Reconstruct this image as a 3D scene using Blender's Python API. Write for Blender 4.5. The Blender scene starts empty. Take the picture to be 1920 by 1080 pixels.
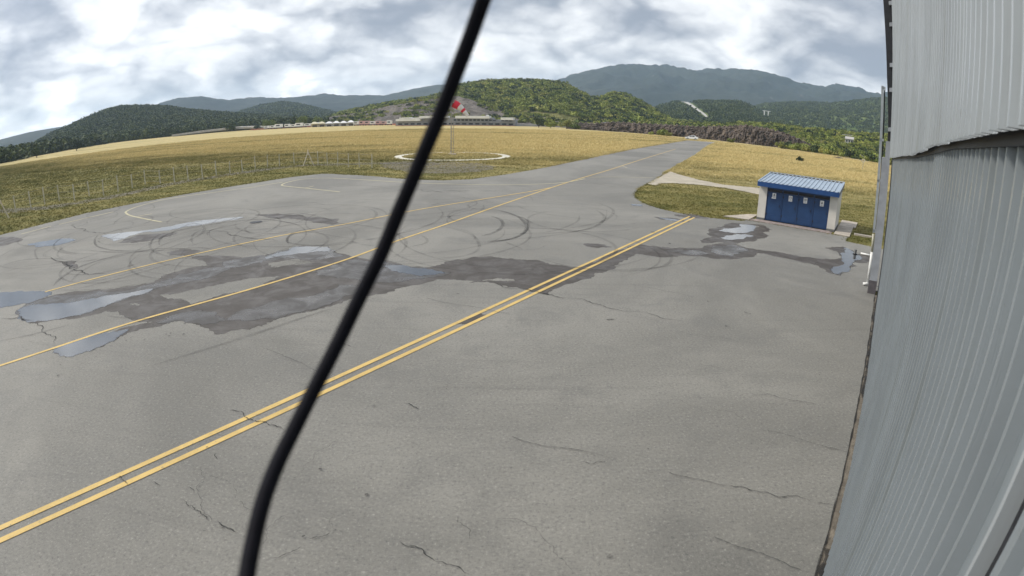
import bpy, math, random
import numpy as np
from mathutils import Matrix, Vector, geometry as mgeo

random.seed(7)
rng = np.random.default_rng(11)
S = bpy.context.scene
COL = S.collection
rad = math.radians

# ------------------------------------------------------------------ camera (wide surveillance lens on the hangar wall)
CAM_H = 5.5
PITCH, ROLL = 0.30507195, -0.01778832
LK1, LK3 = 0.9050801, -0.02046782          # lens: angle = LK1*r + LK3*r^3, r in half widths
cd = bpy.data.cameras.new('camera')
cam = bpy.data.objects.new('camera', cd)
COL.objects.link(cam)
S.camera = cam
cd.type = 'PANO'
cd.panorama_type = 'FISHEYE_LENS_POLYNOMIAL'
cd.sensor_fit = 'HORIZONTAL'
cd.sensor_width, cd.sensor_height = 36.0, 20.25
cd.fisheye_fov = rad(180)
cd.fisheye_polynomial_k0 = 0.0
cd.fisheye_polynomial_k1 = -LK1 / 18.0
cd.fisheye_polynomial_k2 = 0.0
cd.fisheye_polynomial_k3 = -LK3 / 18.0 ** 3
cd.fisheye_polynomial_k4 = 0.0
cd.clip_start, cd.clip_end = 0.02, 20000
cd.lens = 2.8
cd.dof.use_dof = True
cd.dof.focus_distance = 40.0
cd.dof.aperture_fstop = 0.55
cam.matrix_world = (Matrix.Translation((0, 0, CAM_H)) @ Matrix.Rotation(math.pi / 2 - PITCH, 4, 'X')
                    @ Matrix.Rotation(-ROLL, 4, 'Z'))

# ------------------------------------------------------------------ render settings
S.render.engine = 'CYCLES'
S.view_settings.view_transform = 'Standard'
S.view_settings.look = 'None'
S.view_settings.exposure = 0.45
S.view_settings.gamma = 1.0
S.cycles.use_denoising = True
S.cycles.max_bounces = 6
S.cycles.transparent_max_bounces = 16
S.cycles.volume_bounces = 1
S.cycles.sample_clamp_indirect = 4.0

# ------------------------------------------------------------------ light: sun behind thin cloud
SUN_AZ, SUN_EL = rad(-80), rad(44)        # azimuth measured from +Y towards +X
sd = Vector((math.sin(SUN_AZ) * math.cos(SUN_EL), math.cos(SUN_AZ) * math.cos(SUN_EL), math.sin(SUN_EL)))
sl = bpy.data.lights.new('sun', 'SUN')
sl.energy, sl.angle, sl.color = 2.3, rad(9), (1.0, 0.94, 0.84)
so = bpy.data.objects.new('sun', sl)
COL.objects.link(so)
so.rotation_euler = (-sd).to_track_quat('-Z', 'Y').to_euler()


def N(nt, typ, **kw):
    n = nt.nodes.new(typ)
    for k, v in kw.items():
        if k.startswith('i_'):
            key = k[2:]
            key = int(key) if key.isdigit() else key
            n.inputs[key].default_value = v
        else:
            setattr(n, k, v)
    return n


def math_node(nt, op, a=None, b=None, c=None):
    n = nt.nodes.new('ShaderNodeMath')
    n.operation = op
    for i, v in enumerate((a, b, c)):
        if v is None:
            continue
        if isinstance(v, (int, float)):
            n.inputs[i].default_value = v
        else:
            nt.links.new(v, n.inputs[i])
    return n.outputs[0]


def maprange(nt, v, a, b, c=0.0, d=1.0, smooth=True):
    n = nt.nodes.new('ShaderNodeMapRange')
    n.interpolation_type = 'SMOOTHSTEP' if smooth else 'LINEAR'
    nt.links.new(v, n.inputs[0])
    for i, x in enumerate((a, b, c, d)):
        n.inputs[1 + i].default_value = x
    return n.outputs[0]


def mix(nt, f, a, b):
    n = nt.nodes.new('ShaderNodeMix')
    n.data_type = 'RGBA'
    for i, v in ((0, f), (6, a), (7, b)):
        if isinstance(v, (int, float)):
            n.inputs[i].default_value = v
        elif isinstance(v, tuple):
            n.inputs[i].default_value = (*v, 1) if len(v) == 3 else v
        else:
            nt.links.new(v, n.inputs[i])
    return n.outputs[2]


def noise(nt, vec, scale, detail=4, rough=0.55, dist=0.0, dim='3D'):
    n = nt.nodes.new('ShaderNodeTexNoise')
    n.noise_dimensions = dim
    if vec is not None:
        nt.links.new(vec, n.inputs['Vector'])
    n.inputs['Scale'].default_value = scale
    n.inputs['Detail'].default_value = detail
    n.inputs['Roughness'].default_value = rough
    n.inputs['Distortion'].default_value = dist
    return n.outputs['Fac']


def mapping(nt, vec, scale=(1, 1, 1), loc=(0, 0, 0), rot=(0, 0, 0)):
    n = nt.nodes.new('ShaderNodeMapping')
    nt.links.new(vec, n.inputs[0])
    n.inputs['Location'].default_value = loc
    n.inputs['Rotation'].default_value = rot
    n.inputs['Scale'].default_value = scale
    return n.outputs[0]


# ------------------------------------------------------------------ world: daylight sky with a broken cloud deck
W = bpy.data.worlds.new('World')
S.world = W
W.use_nodes = True
nt = W.node_tree
nt.nodes.clear()
out = N(nt, 'ShaderNodeOutputWorld')
bg = N(nt, 'ShaderNodeBackground')
bg.inputs['Strength'].default_value = 0.1
nt.links.new(bg.outputs[0], out.inputs[0])
sky = N(nt, 'ShaderNodeTexSky', sky_type='NISHITA', sun_disc=False)
sky.sun_elevation = SUN_EL
sky.sun_rotation = SUN_AZ
sky.air_density, sky.dust_density, sky.ozone_density = 1.0, 1.2, 1.0
tc = N(nt, 'ShaderNodeTexCoord')
sp = N(nt, 'ShaderNodeSeparateXYZ')
nt.links.new(tc.outputs['Generated'], sp.inputs[0])
zc = math_node(nt, 'ADD', math_node(nt, 'MAXIMUM', sp.outputs[2], 0.0), 0.42)
cu = math_node(nt, 'DIVIDE', sp.outputs[0], zc)
cv = math_node(nt, 'DIVIDE', sp.outputs[1], zc)
cb = N(nt, 'ShaderNodeCombineXYZ')
nt.links.new(cu, cb.inputs[0])
nt.links.new(cv, cb.inputs[1])
cvec = mapping(nt, cb.outputs[0], loc=(7.1, 2.2, 1.0))
n_big = noise(nt, cvec, 1.1, 3, 0.5)
n_mid = noise(nt, cvec, 2.9, 10, 0.57, 0.15)
n_fine = noise(nt, cvec, 9, 8, 0.55, 0.2)
warp = N(nt, 'ShaderNodeTexNoise')
nt.links.new(cvec, warp.inputs['Vector'])
warp.inputs['Scale'].default_value = 3.0
warp.inputs['Detail'].default_value = 5.0
wv = N(nt, 'ShaderNodeVectorMath', operation='MULTIPLY_ADD')
nt.links.new(warp.outputs['Color'], wv.inputs[0])
wv.inputs[1].default_value = (0.45, 0.45, 0.0)
nt.links.new(cvec, wv.inputs[2])
vor = N(nt, 'ShaderNodeTexVoronoi', feature='F1')
nt.links.new(wv.outputs[0], vor.inputs['Vector'])
vor.inputs['Scale'].default_value = 3.1
vor.inputs['Detail'].default_value = 2.0
vor.inputs['Roughness'].default_value = 0.55
billow = math_node(nt, 'SUBTRACT', 1.0, vor.outputs['Distance'])
low = maprange(nt, sp.outputs[2], 0.0, 0.30, 0.09, 0.0)
shade = math_node(nt, 'ADD', math_node(nt, 'MULTIPLY', n_mid, 0.55),
                  math_node(nt, 'ADD', math_node(nt, 'MULTIPLY', n_big, 0.62), math_node(nt, 'MULTIPLY', billow, 0.30)))
shade = math_node(nt, 'ADD', shade, low)
lit = maprange(nt, shade, 0.47, 0.82)
c1 = mix(nt, lit, (2.8, 3.15, 3.85), (10.2, 10.3, 10.4))
core = maprange(nt, shade, 0.75, 0.92)
c2 = mix(nt, core, c1, (18.0, 17.7, 17.0))
# thin cloud glows around the hidden sun
vd = N(nt, 'ShaderNodeVectorMath', operation='DOT_PRODUCT')
nt.links.new(tc.outputs['Generated'], vd.inputs[0])
vd.inputs[1].default_value = sd
glow = math_node(nt, 'ADD', math_node(nt, 'MULTIPLY', math_node(nt, 'POWER', math_node(nt, 'MAXIMUM', vd.outputs['Value'], 0.0), 4.0), 0.8), 0.92)
gm = N(nt, 'ShaderNodeVectorMath', operation='SCALE')
nt.links.new(c2, gm.inputs[0])
nt.links.new(glow, gm.inputs['Scale'])
c2 = gm.outputs[0]
gap = maprange(nt, noise(nt, mapping(nt, cb.outputs[0], loc=(9.0, 2.0, 3.0)), 0.9, 6, 0.6), 0.60, 0.68)
skyc = mix(nt, gap, c2, sky.outputs[0])
nt.links.new(skyc, bg.inputs['Color'])

# ------------------------------------------------------------------ survey helpers: photo sight line -> point of the place
def ray(px, py):
    x, y = (px - 960) / 960.0, -(py - 540) / 960.0
    r = math.hypot(x, y) or 1e-9
    th = LK1 * r + LK3 * r ** 3
    s = math.sin(th) / r
    d = (x * s, math.cos(th), y * s)
    c, sn = math.cos(ROLL), math.sin(ROLL)
    d = (d[0] * c + d[2] * sn, d[1], -d[0] * sn + d[2] * c)
    c, sn = math.cos(PITCH), math.sin(PITCH)
    return (d[0], d[1] * c + d[2] * sn, -d[1] * sn + d[2] * c)


def G(px, py, z=0.0):                       # where the sight line meets the ground
    d = ray(px, py)
    k = (z - CAM_H) / d[2]
    return (d[0] * k, d[1] * k)


def azel(px, py):
    d = ray(px, py)
    return math.atan2(d[0], d[1]), math.atan2(d[2], math.hypot(d[0], d[1]))


def at(px, py, dist):                       # point on the sight line at a horizontal distance
    a, e = azel(px, py)
    return Vector((math.sin(a) * dist, math.cos(a) * dist, CAM_H + math.tan(e) * dist))


WT = np.array([0.59534719, 0.80346856])     # along the hangar wall
WN = np.array([0.80346856, -0.59534719])    # into the hangar


def wp(s, p, z=0.0):                        # hangar coordinates -> world
    q = WT * s + WN * p
    return (q[0], q[1], z)


# ------------------------------------------------------------------ mesh helpers
def link(name, me, mat=None, parent=None):
    o = bpy.data.objects.new(name, me)
    COL.objects.link(o)
    if mat is not None:
        for m in (mat if isinstance(mat, (list, tuple)) else [mat]):
            me.materials.append(m)
    if parent is not None:
        o.parent = parent
    return o


def mesh(name, v, f, mat=None, parent=None, smooth=False, mids=None):
    me = bpy.data.meshes.new(name)
    me.from_pydata([tuple(map(float, p)) for p in v], [], [tuple(map(int, q)) for q in f])
    if smooth:
        me.polygons.foreach_set('use_smooth', [True] * len(me.polygons))
    if mids is not None:
        for p, m in zip(me.polygons, mids):
            p.material_index = m
    me.update()
    return link(name, me, mat, parent)


def tag(o, label=None, cat=None, group=None, kind=None):
    if label: o['label'] = label
    if cat: o['category'] = cat
    if group: o['group'] = group
    if kind: o['kind'] = kind
    return o


def empty(name, loc, rz=0.0):
    o = bpy.data.objects.new(name, None)
    COL.objects.link(o)
    o.location = loc
    o.rotation_euler = (0, 0, rz)
    o.empty_display_size = 0.2
    return o


class MB:
    """collects simple shapes of ONE part"""
    def __init__(self): self.v, self.f, self.m = [], [], []

    def quadbox(self, pts8, mi=0):
        b = len(self.v); self.v += [tuple(p) for p in pts8]
        for q in ((0, 3, 2, 1), (4, 5, 6, 7), (0, 1, 5, 4), (1, 2, 6, 5), (2, 3, 7, 6), (3, 0, 4, 7)):
            self.f.append(tuple(b + i for i in q)); self.m.append(mi)
        return self

    def box(self, x0, x1, y0, y1, z0, z1, mi=0):
        return self.quadbox([(x0, y0, z0), (x1, y0, z0), (x1, y1, z0), (x0, y1, z0),
                             (x0, y0, z1), (x1, y0, z1), (x1, y1, z1), (x0, y1, z1)], mi)

    def tube(self, path, r, n=8, mi=0, cap=True):
        P = [Vector(p) for p in path]
        R = r if isinstance(r, (list, tuple)) else [r] * len(P)
        b = len(self.v)
        ref = Vector((0, 0, 1))
        for i, p in enumerate(P):
            t = (P[min(i + 1, len(P) - 1)] - P[max(i - 1, 0)]).normalized()
            if abs(t.dot(ref)) > 0.95: ref2 = Vector((1, 0, 0))
            else: ref2 = ref
            a = t.cross(ref2).normalized(); c = t.cross(a)
            for k in range(n):
                an = 2 * math.pi * k / n
                self.v.append(tuple(p + (a * math.cos(an) + c * math.sin(an)) * R[i]))
        for i in range(len(P) - 1):
            for k in range(n):
                k2 = (k + 1) % n
                self.f.append((b + i * n + k, b + i * n + k2, b + (i + 1) * n + k2, b + (i + 1) * n + k)); self.m.append(mi)
        if cap:
            self.f.append(tuple(b + k for k in range(n))[::-1]); self.m.append(mi)
            self.f.append(tuple(b + (len(P) - 1) * n + k for k in range(n))); self.m.append(mi)
        return self

    def prism(self, poly, z0, z1, mi=0):
        b = len(self.v); n = len(poly)
        self.v += [(p[0], p[1], z0) for p in poly] + [(p[0], p[1], z1) for p in poly]
        self.f.append(tuple(b + n + i for i in range(n))); self.m.append(mi)
        self.f.append(tuple(b + i for i in range(n))[::-1]); self.m.append(mi)
        for i in range(n):
            j = (i + 1) % n
            self.f.append((b + i, b + j, b + n + j, b + n + i)); self.m.append(mi)
        return self

    def build(self, name, mat, parent=None, smooth=False):
        return mesh(name, self.v, self.f, mat, parent, smooth, self.m)


def ngon(name, loops, z, mat, parent=None, step=None):
    """flat sheet bounded by loops (outer first, then holes)"""
    co, ed = [], []
    for lp in loops:
        b = len(co); n = len(lp)
        co += [Vector((p[0], p[1])) for p in lp]
        ed += [(b + i, b + (i + 1) % n) for i in range(n)]
    if parent is not None: z = z * 0.5
    v, e, f, *_ = mgeo.delaunay_2d_cdt(co, ed, [], 0, 1e-5)
    fl = []

    def inside(x, y, lp):
        c = False
        for i in range(len(lp)):
            (x0, y0), (x1, y1) = lp[i - 1][:2], lp[i][:2]
            if (y0 > y) != (y1 > y) and x < (x1 - x0) * (y - y0) / (y1 - y0) + x0: c = not c
        return c
    for q in f:
        cx, cy = sum(v[i].x for i in q) / len(q), sum(v[i].y for i in q) / len(q)
        if not inside(cx, cy, loops[0]) or any(inside(cx, cy, h) for h in loops[1:]): continue
        a = sum(v[q[i]].x * v[q[(i + 1) % len(q)]].y - v[q[(i + 1) % len(q)]].x * v[q[i]].y for i in range(len(q)))
        fl.append(tuple(q) if a > 0 else tuple(q)[::-1])
    return mesh(name, [(p.x, p.y, z) for p in v], fl, mat, parent)


def wet_sheet(name, loops, z, mat, parent, feather=0.22):
    """wet patch: full inside, drying out over a narrow ragged margin"""
    o = ngon(name, loops, z, mat, parent)
    me = o.data
    nv0 = len(me.vertices)
    v = [tuple(q.co) for q in me.vertices]; f = [tuple(q.vertices) for q in me.polygons]; e = [1.4] * nv0
    for li, lp in enumerate(loops):
        P = [Vector((q[0], q[1])) for q in lp]
        area = sum(P[i].x * P[(i + 1) % len(P)].y - P[(i + 1) % len(P)].x * P[i].y for i in range(len(P)))
        sg = (1 if area > 0 else -1) * (1 if li == 0 else -1)
        b = len(v); n = len(P)
        for i in range(n):
            t = (P[(i + 2) % n] - P[i - 2]).normalized()
            q = P[i] + Vector((t.y, -t.x)) * sg * feather * random.uniform(0.5, 1.3)
            v += [(P[i].x, P[i].y, z * 0.5), (q.x, q.y, z * 0.5 - 0.0008)]; e += [1.4, -0.5]
        for i in range(n):
            j = (i + 1) % n
            f.append((b + 2 * i, b + 2 * i + 1, b + 2 * j + 1, b + 2 * j))
    bpy.data.objects.remove(o)
    o = mesh(name, v, f, mat, parent)
    a = o.data.attributes.new('edge', 'FLOAT', 'POINT'); a.data.foreach_set('value', e)
    return o


def fractal_loop(pts, iters=3, amp=0.12, closed=True, r=None):
    r = r or random.Random(len(pts) * 13 + int(abs(pts[0][0] * 100)))
    P = [Vector((p[0], p[1])) for p in pts]
    for k in range(iters):
        Q = []
        n = len(P)
        for i in range(n if closed else n - 1):
            a, b = P[i], P[(i + 1) % n]
            d = b - a
            Q.append(a)
            Q.append((a + b) / 2 + Vector((-d.y, d.x)) * r.uniform(-amp, amp))
        if not closed: Q.append(P[-1])
        P = Q
    return P


def catmull(pts, n=8, closed=False):
    P = [np.array(p, float) for p in pts]
    L = len(P)
    o = []
    for i in range(L if closed else L - 1):
        if closed:
            p0, p1, p2, p3 = P[i - 1], P[i], P[(i + 1) % L], P[(i + 2) % L]
        else:
            p0, p1, p2, p3 = P[max(i - 1, 0)], P[i], P[i + 1], P[min(i + 2, L - 1)]
        for k in range(n):
            t = k / n
            o.append(0.5 * ((2 * p1) + (-p0 + p2) * t + (2 * p0 - 5 * p1 + 4 * p2 - p3) * t * t + (-p0 + 3 * p1 - 3 * p2 + p3) * t ** 3))
    if not closed: o.append(P[-1])
    return o


def ribbon(name, pts, width, z, mat, parent, taper=False, wj=0.0):
    if parent is not None: z = z * 0.5
    P = [np.array(p[:2], float) for p in pts]
    v, f = [], []
    n = len(P)
    for i, p in enumerate(P):
        t = P[min(i + 1, n - 1)] - P[max(i - 1, 0)]
        t = t / (np.linalg.norm(t) + 1e-9)
        nn = np.array([-t[1], t[0]])
        w = width * (1 + wj * random.uniform(-1, 1))
        if taper:
            w *= max(0.15, min(1, 6 * i / n, 6 * (n - 1 - i) / n))
        v += [(*(p - nn * w / 2), z), (*(p + nn * w / 2), z)]
    for i in range(n - 1):
        f.append((2 * i, 2 * i + 2, 2 * i + 3, 2 * i + 1))
    o = mesh(name, v, f, mat, parent)
    if len(o.data.polygons) and o.data.polygons[0].normal.z < 0:
        o.data.flip_normals()
    return o


# value noise on arrays
_perm = rng.random((256, 256))


def vnoise(x, y):
    xi, yi = np.floor(x).astype(int), np.floor(y).astype(int)
    fx, fy = x - xi, y - yi
    fx, fy = fx * fx * (3 - 2 * fx), fy * fy * (3 - 2 * fy)
    a = _perm[xi & 255, yi & 255]; b = _perm[(xi + 1) & 255, yi & 255]
    c = _perm[xi & 255, (yi + 1) & 255]; d = _perm[(xi + 1) & 255, (yi + 1) & 255]
    return (a * (1 - fx) + b * fx) * (1 - fy) + (c * (1 - fx) + d * fx) * fy


def fbm(x, y, oc=5, g=0.5):
    s, a, t = 0, 1.0, 0
    for _ in range(oc):
        s = s + a * vnoise(x, y); t += a
        x, y, a = x * 2.03 + 17.1, y * 2.03 + 9.7, a * g
    return s / t


# ------------------------------------------------------------------ materials
def material(name):
    m = bpy.data.materials.new(name)
    m.use_nodes = True
    nt = m.node_tree
    return m, nt, nt.nodes['Principled BSDF']


def bump(nt, bsdf, h, strength=0.3, dist=0.02):
    b = nt.nodes.new('ShaderNodeBump')
    b.inputs['Strength'].default_value = strength
    b.inputs['Distance'].default_value = dist
    nt.links.new(h, b.inputs['Height'])
    nt.links.new(b.outputs[0], bsdf.inputs['Normal'])


def plain(name, col, rough=0.6, metal=0.0, var=0.18, scale=3.0, spec=0.5, bumps=0.0):
    m, nt, b = material(name)
    tc = nt.nodes.new('ShaderNodeTexCoord')
    f = noise(nt, tc.outputs['Object'], scale, 6, 0.6)
    k = 1 - var
    c = mix(nt, maprange(nt, f, 0.3, 0.7), tuple(x * k for x in col), tuple(min(1, x * (1 + var)) for x in col))
    nt.links.new(c, b.inputs['Base Color'])
    b.inputs['Roughness'].default_value = rough
    b.inputs['Metallic'].default_value = metal
    b.inputs['Specular IOR Level'].default_value = spec
    if bumps: bump(nt, b, noise(nt, tc.outputs['Object'], scale * 8, 4), bumps, 0.01)
    return m


def world_pos(nt):
    return nt.nodes.new('ShaderNodeNewGeometry').outputs['Position']


def m_apron(name):
    m, nt, b = material(name)
    p = world_pos(nt)
    big = noise(nt, p, 0.085, 5, 0.62, 0.8)
    mid = noise(nt, p, 0.55, 8, 0.68, 0.6)
    blot = noise(nt, mapping(nt, p, loc=(13, 5, 0)), 0.28, 8, 0.72, 1.2)
    streak = noise(nt, mapping(nt, p, (0.12, 2.6, 1), rot=(0, 0, rad(-34))), 1.0, 6, 0.65)
    streak2 = noise(nt, mapping(nt, p, (1.8, 0.14, 1), rot=(0, 0, rad(10))), 1.0, 5, 0.65)
    spk = noise(nt, p, 17.0, 6, 0.85)
    spk2 = noise(nt, p, 5.0, 8, 0.85)
    vo = nt.nodes.new('ShaderNodeTexVoronoi')
    nt.links.new(p, vo.inputs['Vector'])
    vo.inputs['Scale'].default_value = 55.0
    c = mix(nt, maprange(nt, big, 0.32, 0.66), (0.166, 0.161, 0.145), (0.255, 0.245, 0.219))
    c = mix(nt, maprange(nt, mid, 0.46, 0.74, 0.0, 0.65), c, (0.140, 0.136, 0.124))
    c = mix(nt, maprange(nt, blot, 0.56, 0.72, 0.0, 0.22), c, (0.31, 0.295, 0.26))
    c = mix(nt, maprange(nt, streak, 0.52, 0.78, 0.0, 0.45), c, (0.135, 0.13, 0.12))
    c = mix(nt, maprange(nt, streak2, 0.58, 0.82, 0.0, 0.18), c, (0.30, 0.285, 0.255))
    c = mix(nt, maprange(nt, spk2, 0.53, 0.70, 0.0, 0.6), c, (0.105, 0.102, 0.097))
    c = mix(nt, maprange(nt, spk, 0.51, 0.66, 0.0, 0.7), c, (0.075, 0.075, 0.074))
    c = mix(nt, maprange(nt, spk, 0.46, 0.33, 0.0, 0.6), c, (0.43, 0.415, 0.375))
    c = mix(nt, maprange(nt, vo.outputs['Distance'], 0.16, 0.05, 0.0, 0.5), c, (0.36, 0.345, 0.32))
    nt.links.new(c, b.inputs['Base Color'])
    nt.links.new(maprange(nt, mid, 0.3, 0.8, 0.88, 0.66), b.inputs['Roughness'])
    b.inputs['Specular IOR Level'].default_value = 0.35
    bump(nt, b, spk, 0.5, 0.008)
    return m


def m_wet(name, col, r0, r1, bmp=0.25, mott=0.5, ior=1.36):
    m, nt, b = material(name)
    p = world_pos(nt)
    n1 = noise(nt, p, 1.1, 6, 0.65, 0.5)
    n2 = noise(nt, p, 14.0, 4, 0.7)
    c = mix(nt, maprange(nt, n1, 0.4, 0.7, 0, mott), col, tuple(x * 1.7 for x in col))
    c = mix(nt, maprange(nt, n2, 0.5, 0.75, 0, 0.5), c, tuple(x * 0.55 for x in col))
    nt.links.new(c, b.inputs['Base Color'])
    nt.links.new(maprange(nt, n1, 0.35, 0.68, r0, r1), b.inputs['Roughness'])
    b.inputs['IOR'].default_value = ior
    b.inputs['Specular IOR Level'].default_value = 1.0 if ior > 1.5 else 0.5
    at_ = nt.nodes.new('ShaderNodeAttribute')
    at_.attribute_name = 'edge'
    n3 = noise(nt, p, 5.0, 5, 0.75)
    e_ = math_node(nt, 'ADD', at_.outputs['Fac'], math_node(nt, 'MULTIPLY', math_node(nt, 'SUBTRACT', n3, 0.5), 1.4))
    nt.links.new(maprange(nt, e_, 0.25, 0.8), b.inputs['Alpha'])
    bump(nt, b, n2, bmp, 0.004)
    return m


def m_paint(name, col, wear=0.55):
    m, nt, b = material(name)
    p = world_pos(nt)
    n1 = noise(nt, p, 1.6, 6, 0.7)
    n2 = noise(nt, p, 26.0, 4, 0.75)
    c = mix(nt, maprange(nt, n1, 0.35, 0.75), col, tuple(x * 0.78 for x in col))
    w = math_node(nt, 'MULTIPLY', maprange(nt, n2, 0.5, 0.72), maprange(nt, n1, 0.3, 0.8, 0.35, 1.0))
    c = mix(nt, math_node(nt, 'MULTIPLY', w, wear), c, (0.17, 0.165, 0.155))
    n3 = noise(nt, p, 5.0, 6, 0.8)
    c = mix(nt, maprange(nt, n3, 0.58, 0.70, 0.0, min(0.9, wear * 1.3)), c, (0.20, 0.185, 0.15))
    nt.links.new(c, b.inputs['Base Color'])
    b.inputs['Roughness'].default_value = 0.7
    return m


def m_mark(name, col, alpha, scale=1.3):
    """thin rubber or tar film, see-through where worn"""
    m, nt, b = material(name)
    p = world_pos(nt)
    n1 = noise(nt, p, scale, 5, 0.7)
    b.inputs['Base Color'].default_value = (*col, 1)
    b.inputs['Roughness'].default_value = 0.8
    nt.links.new(maprange(nt, n1, 0.3, 0.62, alpha * 0.3, alpha), b.inputs['Alpha'])
    return m


def grass_colour(nt, p, rnd=None):
    """mown olive turf near the apron, dry golden grass farther out on the airfield"""
    sx = nt.nodes.new('ShaderNodeSeparateXYZ')
    nt.links.new(p, sx.inputs[0])
    n_l = noise(nt, mapping(nt, p, (0.5, 1.6, 1), rot=(0, 0, rad(12))), 0.022, 5, 0.6, 0.8)
    n_b = noise(nt, mapping(nt, p, (0.25, 1.5, 1), loc=(31, 7, 0), rot=(0, 0, rad(8))), 0.06, 4, 0.6)
    n_m = noise(nt, mapping(nt, p, (0.55, 1.3, 1), rot=(0, 0, rad(6))), 0.35, 6, 0.7, 0.4)
    n_f = noise(nt, p, 3.2, 5, 0.75)
    yy = math_node(nt, 'ADD', sx.outputs[1], math_node(nt, 'MULTIPLY', math_node(nt, 'SUBTRACT', n_l, 0.5), 95.0))
    yy = math_node(nt, 'ADD', yy, math_node(nt, 'MULTIPLY', sx.outputs[0], 0.42))
    gold = maprange(nt, yy, 42, 100)
    band = maprange(nt, n_b, 0.5, 0.66, 0.0, 0.5)
    gold = math_node(nt, 'MULTIPLY', gold, math_node(nt, 'SUBTRACT', 1.0, band))
    gold = math_node(nt, 'ADD', gold, math_node(nt, 'MULTIPLY', math_node(nt, 'SUBTRACT', n_m, 0.5), 1.1))
    gold = math_node(nt, 'ADD', gold, math_node(nt, 'MULTIPLY', math_node(nt, 'SUBTRACT', n_f, 0.5), 0.7))
    if rnd is not None:
        gold = math_node(nt, 'ADD', gold, math_node(nt, 'MULTIPLY', math_node(nt, 'SUBTRACT', rnd, 0.5), 0.5))
    green = mix(nt, maprange(nt, n_m, 0.35, 0.7), (0.125, 0.128, 0.036), (0.27, 0.24, 0.082))
    return mix(nt, maprange(nt, gold, 0.0, 1.0, smooth=False), green, (0.68, 0.555, 0.27))


def m_field():
    m, nt, b = material('grass field')
    p = world_pos(nt)
    c = grass_colour(nt, p)
    n = noise(nt, p, 6.0, 5, 0.8)
    c = mix(nt, maprange(nt, n, 0.3, 0.75, 0.12, 0.6), c, (0.11, 0.09, 0.04))
    nt.links.new(c, b.inputs['Base Color'])
    b.inputs['Roughness'].default_value = 0.95
    b.inputs['Specular IOR Level'].default_value = 0.1
    bump(nt, b, noise(nt, p, 2.2, 6, 0.8), 0.8, 0.15)
    return m


def m_tuft():
    m, nt, b = material('grass blades')
    oi = nt.nodes.new('ShaderNodeObjectInfo')
    c = grass_colour(nt, world_pos(nt), oi.outputs['Random'])
    c = mix(nt, math_node(nt, 'MULTIPLY', oi.outputs['Random'], 0.15), c, (0.12, 0.10, 0.045))
    nt.links.new(c, b.inputs['Base Color'])
    b.inputs['Roughness'].default_value = 0.85
    b.inputs['Specular IOR Level'].default_value = 0.15
    return m


def m_leaf(name, a, c, sc=0.02):
    m, nt, b = material(name)
    oi = nt.nodes.new('ShaderNodeObjectInfo')
    p = world_pos(nt)
    f = math_node(nt, 'ADD', math_node(nt, 'MULTIPLY', oi.outputs['Random'], 0.55),
                  math_node(nt, 'MULTIPLY', noise(nt, p, sc, 4, 0.6), 0.55))
    col = mix(nt, maprange(nt, f, 0.2, 0.9), a, c)
    col = mix(nt, maprange(nt, noise(nt, p, 0.9, 3, 0.7), 0.5, 0.8, 0, 0.5), col, tuple(x * 0.5 for x in a))
    nt.links.new(col, b.inputs['Base Color'])
    b.inputs['Roughness'].default_value = 0.75
    b.inputs['Specular IOR Level'].default_value = 0.25
    return m


def m_hill(name, a, c, rock, rocky=0.2, sc=0.02, fine=0.25):
    m, nt, b = material(name)
    p = world_pos(nt)
    n1 = noise(nt, p, sc, 7, 0.68, 0.5)
    n2 = noise(nt, p, fine, 4, 0.75)
    n3 = noise(nt, mapping(nt, p, loc=(50, 20, 5)), sc * 2.1, 6, 0.7, 0.8)
    col = mix(nt, maprange(nt, n1, 0.36, 0.64), a, c)
    col = mix(nt, maprange(nt, n2, 0.48, 0.68, 0, 0.7), col, tuple(x * 0.45 for x in a))
    col = mix(nt, maprange(nt, n3, 0.66 - rocky * 0.5, 0.78 - rocky * 0.4), col, rock)
    nt.links.new(col, b.inputs['Base Color'])
    b.inputs['Roughness'].default_value = 0.95
    b.inputs['Specular IOR Level'].default_value = 0.1
    bump(nt, b, n2, 1.0, 4.0)
    return m


def m_rock(name, a, c, sc=0.3, dist=0.6):
    m, nt, b = material(name)
    p = world_pos(nt)
    n1 = noise(nt, p, sc, 7, 0.7, 0.5)
    n2 = noise(nt, mapping(nt, p, (1, 1, 0.35)), sc * 4, 5, 0.75)
    col = mix(nt, maprange(nt, n1, 0.36, 0.66), a, c)
    col = mix(nt, maprange(nt, n2, 0.5, 0.7, 0, 0.75), col, tuple(x * 0.4 for x in a))
    nt.links.new(col, b.inputs['Base Color'])
    b.inputs['Roughness'].default_value = 0.92
    bump(nt, b, n2, 1.0, dist)
    return m


def m_cladding(name, col):
    """painted trapezoid sheet: faint dirt runs and chalking"""
    m, nt, b = material(name)
    p = world_pos(nt)
    run = noise(nt, mapping(nt, p, (5.0, 5.0, 0.22)), 1.0, 5, 0.65)
    cl = noise(nt, p, 0.7, 5, 0.6)
    sp_ = noise(nt, p, 18, 3, 0.6)
    c = mix(nt, maprange(nt, cl, 0.35, 0.7), col, tuple(x * 0.86 for x in col))
    c = mix(nt, maprange(nt, run, 0.50, 0.74, 0, 0.6), c, tuple(x * 0.7 for x in (col[0], col[1] * 0.98, col[2] * 0.9)))
    c = mix(nt, maprange(nt, sp_, 0.66, 0.78, 0, 0.35), c, (0.16, 0.15, 0.13))
    nt.links.new(c, b.inputs['Base Color'])
    nt.links.new(maprange(nt, run, 0.3, 0.8, 0.24, 0.42), b.inputs['Roughness'])
    b.inputs['Specular IOR Level'].default_value = 0.5
    return m


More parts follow.
